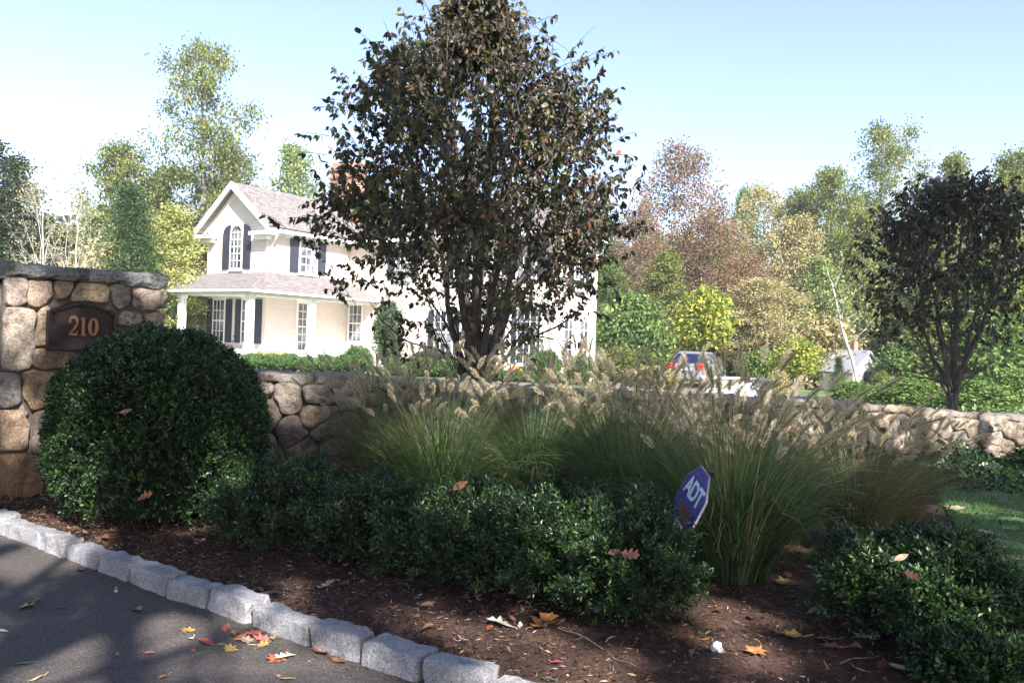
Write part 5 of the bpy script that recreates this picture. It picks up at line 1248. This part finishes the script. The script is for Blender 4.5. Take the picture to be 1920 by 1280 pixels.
BT = [
 ('dark', -20, 265, 42, 250, 'dark evergreen tree at the far left edge'), ('dark', 40, 330, 47, 150, 'dark tree behind the left edge tree, lower crown'),
 ('bare', 85, 300, 37, 140, 'leafless pale-stemmed tree left, nearest the dark tree'), ('bare', 150, 315, 35, 120, 'leafless white-stemmed tree above the gate pillar cap'),
 ('olive', 235, 252, 56, 175, 'olive tree left of the tallest oak, lower crown'), ('tallolive', 388, 84, 58, 225, 'tallest oak rising high into the sky behind the house'),
 ('spruce', 245, 348, 36, 170, 'dark green spruce behind the gate pillar'), ('yellow', 325, 385, 38, 150, 'pale yellow-green tree beside the spruce'),
 ('tan', 380, 470, 40, 90, 'orange-tinted small tree touching the porch corner'), ('yellow', 360, 440, 44, 120, 'yellow tree close behind the porch gable'), ('green', 440, 322, 62, 120, 'green tree peeking above the gable peak'),
 ('pale', 555, 268, 64, 150, 'pale airy tree between the gable roof and chimney'), ('olive', 60, 400, 52, 180, 'olive tree low behind the white stems'), ('pale', 180, 400, 54, 150, 'greyish green tree between white stems and spruce'), ('dark', 70, 400, 44, 260, 'dark undergrowth clump behind the gate pillar, left'), ('shrub_tan', 210, 470, 42, 200, 'tan undergrowth behind the pillar right of the stems'),
 ('olive2', 460, 380, 66, 120, 'olive tree just behind the house roof'), ('green', 700, 330, 70, 190, 'green tree behind the house and chimney'), ('olive', 860, 350, 70, 200, 'olive tree hidden behind the big bronze tree'), ('tan', 1000, 360, 68, 200, 'tan tree behind the right part of the big tree'),
 ('green', 1120, 400, 62, 150, 'green tree right behind the house corner'), ('red', 1272, 262, 58, 200, 'russet tree with the highest reddish crown right of the house'),
 ('red', 1205, 380, 52, 130, 'russet tree nearest the big bronze tree'), ('red', 1345, 385, 54, 150, 'russet tree right of the highest reddish crown'), ('tan', 1435, 345, 66, 160, 'pale tan tree at the middle of the right skyline'),
 ('green', 1392, 345, 76, 80, 'green treetop peeking above the tan tree'), ('olive', 1565, 300, 56, 140, 'olive tree with broken crown right of the tan tree'), ('tallolive', 1655, 245, 62, 190, 'tall olive tree left of the dark bronze tree'),
 ('bare', 1705, 218, 66, 130, 'leafless treetop highest on the right skyline'), ('olive2', 1790, 285, 62, 130, 'olive tree right behind the dark bronze crown'), ('olive', 1905, 265, 50, 150, 'olive tree at the far right edge'), ('tan', 1850, 360, 56, 150, 'tan tree behind the right bronze tree'),
 ('red', 1400, 475, 46, 170, 'low russet tree above the parked car'), ('tan', 1440, 520, 43, 190, 'tan-green tree right above the short pale wall'), ('dark', 1500, 440, 58, 130, 'dark green tree behind the tan-green tree'), ('pale', 1545, 480, 48, 130, 'pale green tree left of the leaning trunk'),
 ('green', 1620, 450, 52, 150, 'green tree above the small outbuilding'), ('olive', 1720, 440, 50, 180, 'olive tree behind the right bronze trunk'), ('green', 1850, 470, 44, 180, 'green tree low at the right edge'), ('olive2', 1250, 470, 48, 130, 'olive tree behind the round green tree'), ('green', 1150, 480, 52, 120, 'bright green tree next to the house corner'),
 ('round_green', 1185, 562, 41, 150, 'round bright green tree right beside the house'), ('young_gold', 1325, 545, 33.5, 118, 'young yellow-green tree partly hiding the parked car'),
 ('young_gold', 1497, 640, 30, 95, 'small golden tree right of the short pale wall'), ('shrub_green', 1425, 662, 34, 85, 'green shrub between the golden trees'), ('shrub_dark', 1265, 640, 50, 120, 'dark shrub behind the parked car'),
 ('shrub_dark', 1400, 600, 47, 170, 'olive shrub mass behind the pale wall'), ('shrub_tan', 1350, 590, 49, 130, 'tan shrub behind the young yellow-green tree'), ('shrub_tan', 1545, 600, 42, 140, 'tan shrub left of the outbuilding'), ('spruce', 1572, 668, 33, 40, 'small green conifer before the outbuilding'),
 ('shrub_green', 1700, 650, 38, 100, 'green shrub right of the outbuilding'), ('shrub_dark', 1760, 620, 38, 160, 'dark shrub behind the right bronze trunk'), ('shrub_green', 1850, 600, 36, 170, 'tall green shrub at the right side'), ('shrub_dark', 1920, 560, 40, 160, 'dark shrub at the far right edge'),
 ('shrub_green', 1700, 715, 26, 130, 'low green shrub above the wall right of the conifer'), ('shrub_green', 1840, 720, 24, 140, 'low green shrub over the wall at the right'), ('shrub_green', 1600, 718, 31, 90, 'low green shrub at the foot of the leaning tree'), ('shrub_dark', 1655, 700, 36, 40, 'olive shrub at the outbuilding corner'), ('shrub_green', 1905, 700, 25, 110, 'low green shrub over the wall at the far right'),
 ('shrub_dark', 1160, 655, 38, 80, 'dark shrub under the round green tree'), ('shrub_tan', 1230, 690, 34, 110, 'tan ground shrub left of the parked car'),
 ('olive', 1505, 345, 60, 130, 'olive tree in the skyline just right of the pale tan tree'), ('tan', 1490, 400, 52, 150, 'tan tree left of the broken-crowned olive tree'), ('olive2', 1350, 420, 58, 130, 'olive tree between the russet trees'), ('olive', 1620, 380, 50, 150, 'dense olive tree above the outbuilding'), ('shrub_dark', 150, 455, 60, 260, 'far undergrowth behind the pillar'), ('olive2', 300, 330, 62, 130, 'olive tree under the tallest oak, left side'), ('olive', 420, 250, 64, 150, 'olive tree under the tallest oak, right side'),
]
for key, u, vt, D, wx, lab in BT: bgtree(key, u, vt, D, wx, lab)
bgtree('shrub_tan', 1463, 698, 29.5, 42, 'small rust-brown shrub at the end of the pale wall', 'garden shrubs')
# pale leaning trunk
pts = [(1612, 745, 33), (1600, 680, 33), (1580, 620, 33), (1570, 575, 33), (1560, 530, 33)]
b0 = P(*pts[0]); q = np.array([P(*p) - b0 for p in pts]); tt_ = np.linspace(0, 4, 16); q = np.column_stack([np.interp(tt_, np.arange(5), q[:, i]) for i in range(3)])
w_, l_ = MB(), MB(); w_.tube(q, np.linspace(.075, .03, 16), 7)
for k in range(14):
    a = q[6 + k % 10]; e_ = a + np.array((random.uniform(-1.2, 1.2), random.uniform(-.8, .8), random.uniform(.3, 1.4))); w_.tube(bez(a, (a + e_) / 2 + (0, 0, -.25), e_, 6), np.linspace(.018, .004, 6), 4)
    m = 40; leaves_quad(l_, e_ + rng.normal(size=(m, 3)) * .28, rdir(rng, m), rdir(rng, m), .16, .1, pick(rng, PAL['olive'][0], m))
make_tree('leaning_tree', b0, 'thin leaning tree with pale trunk in front of the outbuilding', 'tree', (w_, l_), M['paleb'], M['leaf'])
# far woodland mass closing the gaps
mb = MB(); n = 42000; ang = rng.uniform(-.75, .75, n); D = rng.uniform(80, 96, n); x = D * np.tan(ang) ; 
top = 9 + 2.5 * np.sin(x * .13) + 1.5 * np.sin(x * .41 + 1); zz = gz(x, D) + top * rng.random(n) ** .8
keep = np.abs(x) < 95; pos = np.column_stack([x, D, zz])[keep]; n = len(pos)
leaves_quad(mb, pos, rdir(rng, n), rdir(rng, n) + (0, -.5, .3), rng.uniform(.9, 1.5, n), rng.uniform(.7, 1.1, n), pick(rng, [(.09, .12, .04), (.13, .15, .06), (.16, .13, .07), (.05, .07, .03)], n, .2))
tag(mb.build('distant_woodland', M['leaf']), kind='stuff')
# ground cover beyond the wall (loose green edge in front of the wood)
mb = MB(); n = 14000; x = rng.uniform(4, 26, n); y = rng.uniform(16, 34, n); keep = ~bd_mask(x, y); x, y = x[keep], y[keep]; n = len(x)
leaves_quad(mb, np.column_stack([x, y, gz(x, y) + rng.random(n) * .22 * (1 + np.sin(x * 1.3) * np.sin(y * .8))]), rdir(rng, n) + (0, 0, .5), rdir(rng, n) + (0, 0, 1), rng.uniform(.08, .18, n), rng.uniform(.05, .1, n), pick(rng, PAL['green'][0], n, .2))
tag(mb.build('ground_cover', M['leaf']), kind='stuff')

# ------------------------------------------------------------------ trees on the near side of the road that shade the foreground
GAPS = [(130, 1012, 4.3, .33), (50, 985, 4.8, .3), (250, 1050, 4.0, .16), (470, 1150, 3.35, .2), (60, 1060, 4.1, .25), (350, 1235, 3.0, .38), (480, 1195, 3.15, .26), (150, 1272, 2.8, .3), (600, 1262, 2.8, .2),
 (560, 1090, 3.7, .12), (1010, 1235, 2.9, .28), (925, 1180, 3.2, .14), (1110, 1272, 2.8, .25), (1340, 1145, 3.6, .2), (1385, 1225, 3.2, .18), (750, 1150, 3.4, .1),
 (130, 900, 4.6, .22), (420, 850, 4.6, .2), (350, 960, 4.5, .13), (150, 770, 4.7, .12), (250, 830, 4.5, .1), (440, 920, 4.5, .12),
 (30, 620, 5.4, .22), (60, 560, 5.4, .2), (150, 680, 5.5, .15), (30, 800, 5.4, .2), (205, 545, 5.7, .13), (272, 560, 6.0, .12),
 (540, 740, 6.4, .25), (560, 790, 6.4, .14), (1760, 800, 8.7, .4), (1890, 800, 8.9, .45), (1640, 800, 8.4, .3), (1500, 790, 8.0, .25), (1320, 760, 7.4, .2),
 (830, 830, 5.2, .42), (950, 880, 5.2, .3), (1090, 740, 5.3, .3), (700, 850, 5.4, .15), (1280, 740, 5.2, .3), (1450, 760, 4.6, .25), (1600, 800, 5.0, .25), (900, 740, 5.3, .2),
 (900, 965, 3.9, .14), (850, 930, 4.0, .18), (1000, 975, 3.7, .18), (1060, 1000, 3.5, .12), (800, 965, 4.0, .1), (1110, 955, 3.5, .12), (640, 880, 4.3, .08), (1040, 1080, 3.4, .1),
 (1700, 1030, 3.2, .12), (1600, 1065, 3.1, .08), (1800, 1060, 3.1, .1), (1850, 950, 6.0, .3), (1860, 870, 8.0, .4), (1740, 860, 7.9, .2), (1830, 1140, 3.0, .07),
 (950, 150, 9, .7), (1080, 280, 8.6, .6), (850, 330, 9, .35), (1050, 500, 9, .45), (960, 400, 8.6, .45), (1010, 60, 9, .25), (720, 420, 8.8, .2), (1120, 400, 9, .25)]
GP = [(P(u, v, D), r_) for u, v, D, r_ in GAPS]; SD = np.array(sdir)
def shade_tree(x, y, H, R_, seed, lab, lpc=26):
    pr = [(H * .32, R_ * .6), (H * .45, R_), (H * .65, R_ * 1.05), (H * .85, R_ * .75), (H, R_ * .2)]
    w, l = tree_parts(seed, H, pr, H * .25, .2, 34, 8, lpc, .26, .2, .5, PAL['olive'][0], PAL['olive'][1], limbr=.2)
    v = l.v[0].reshape(-1, 4, 3); c = l.c[0].reshape(-1, 4, 3); ctr = v.mean(1) + (x, y, 0); keep = np.ones(len(ctr), bool)
    for p, r_ in GP:          # openings in the crown where the photo shows sun flecks
        d = ctr - p; d = d - (d @ SD)[:, None] * SD; keep &= np.linalg.norm(d, axis=1) > r_ * .8 + .03
    l2 = MB(); v = v[keep]; l2.add(v.reshape(-1, 3), np.arange(len(v) * 4).reshape(-1, 4), c[keep].reshape(-1, 3))
    return make_tree('shade_tree', (x, y, 0), lab, 'tree', (w, l2), M['bark'], M['leaf'], 'roadside trees on the near side')
shade_tree(2.6, -6.5, 15.5, 4.3, 201, 'tall leafy roadside tree behind the viewpoint, over the driveway')
shade_tree(9.0, -5.0, 15.5, 4.3, 202, 'tall leafy roadside tree behind the viewpoint, right of the driveway')
shade_tree(6.0, -11.5, 19, 4.8, 203, 'tallest roadside tree, furthest behind the viewpoint')
shade_tree(12.5, 4.6, 13, 3.4, 204, 'roadside tree beyond the right edge of the lawn')
shade_tree(-6.5, .5, 13, 3.6, 206, 'unseen tree added left of the viewpoint to darken the foreground')  # out of view, added so its crown blocks sky light over the foreground
shade_tree(6.8, .2, 13.5, 3.8, 207, 'unseen tree added right of the viewpoint to block sky light')  # another unseen crown, added to deepen the foreground shade
shade_tree(.3, -3.2, 16, 3.8, 208, 'unseen tree added directly behind the viewpoint for overhead shade')  # unseen too, added overhead to cut the sky fill
shade_tree(-3.4, -9.0, 14, 3.6, 205, 'roadside tree at the left behind the viewpoint')
mb = MB(); mb.bx(-305, 305, -85, 505, -2.0, 26); hz = mb.build('haze', bpy.data.materials.new('haze')); tag(hz, kind='stuff')
hm = hz.data.materials[0]; hm.use_nodes = True; hm.node_tree.nodes.clear()
vo = hm.node_tree.nodes.new('ShaderNodeVolumePrincipled'); ou = hm.node_tree.nodes.new('ShaderNodeOutputMaterial')
vo.inputs['Density'].default_value = .0007; vo.inputs['Color'].default_value = (.8, .88, 1, 1); hm.node_tree.links.new(vo.outputs[0], ou.inputs['Volume'])
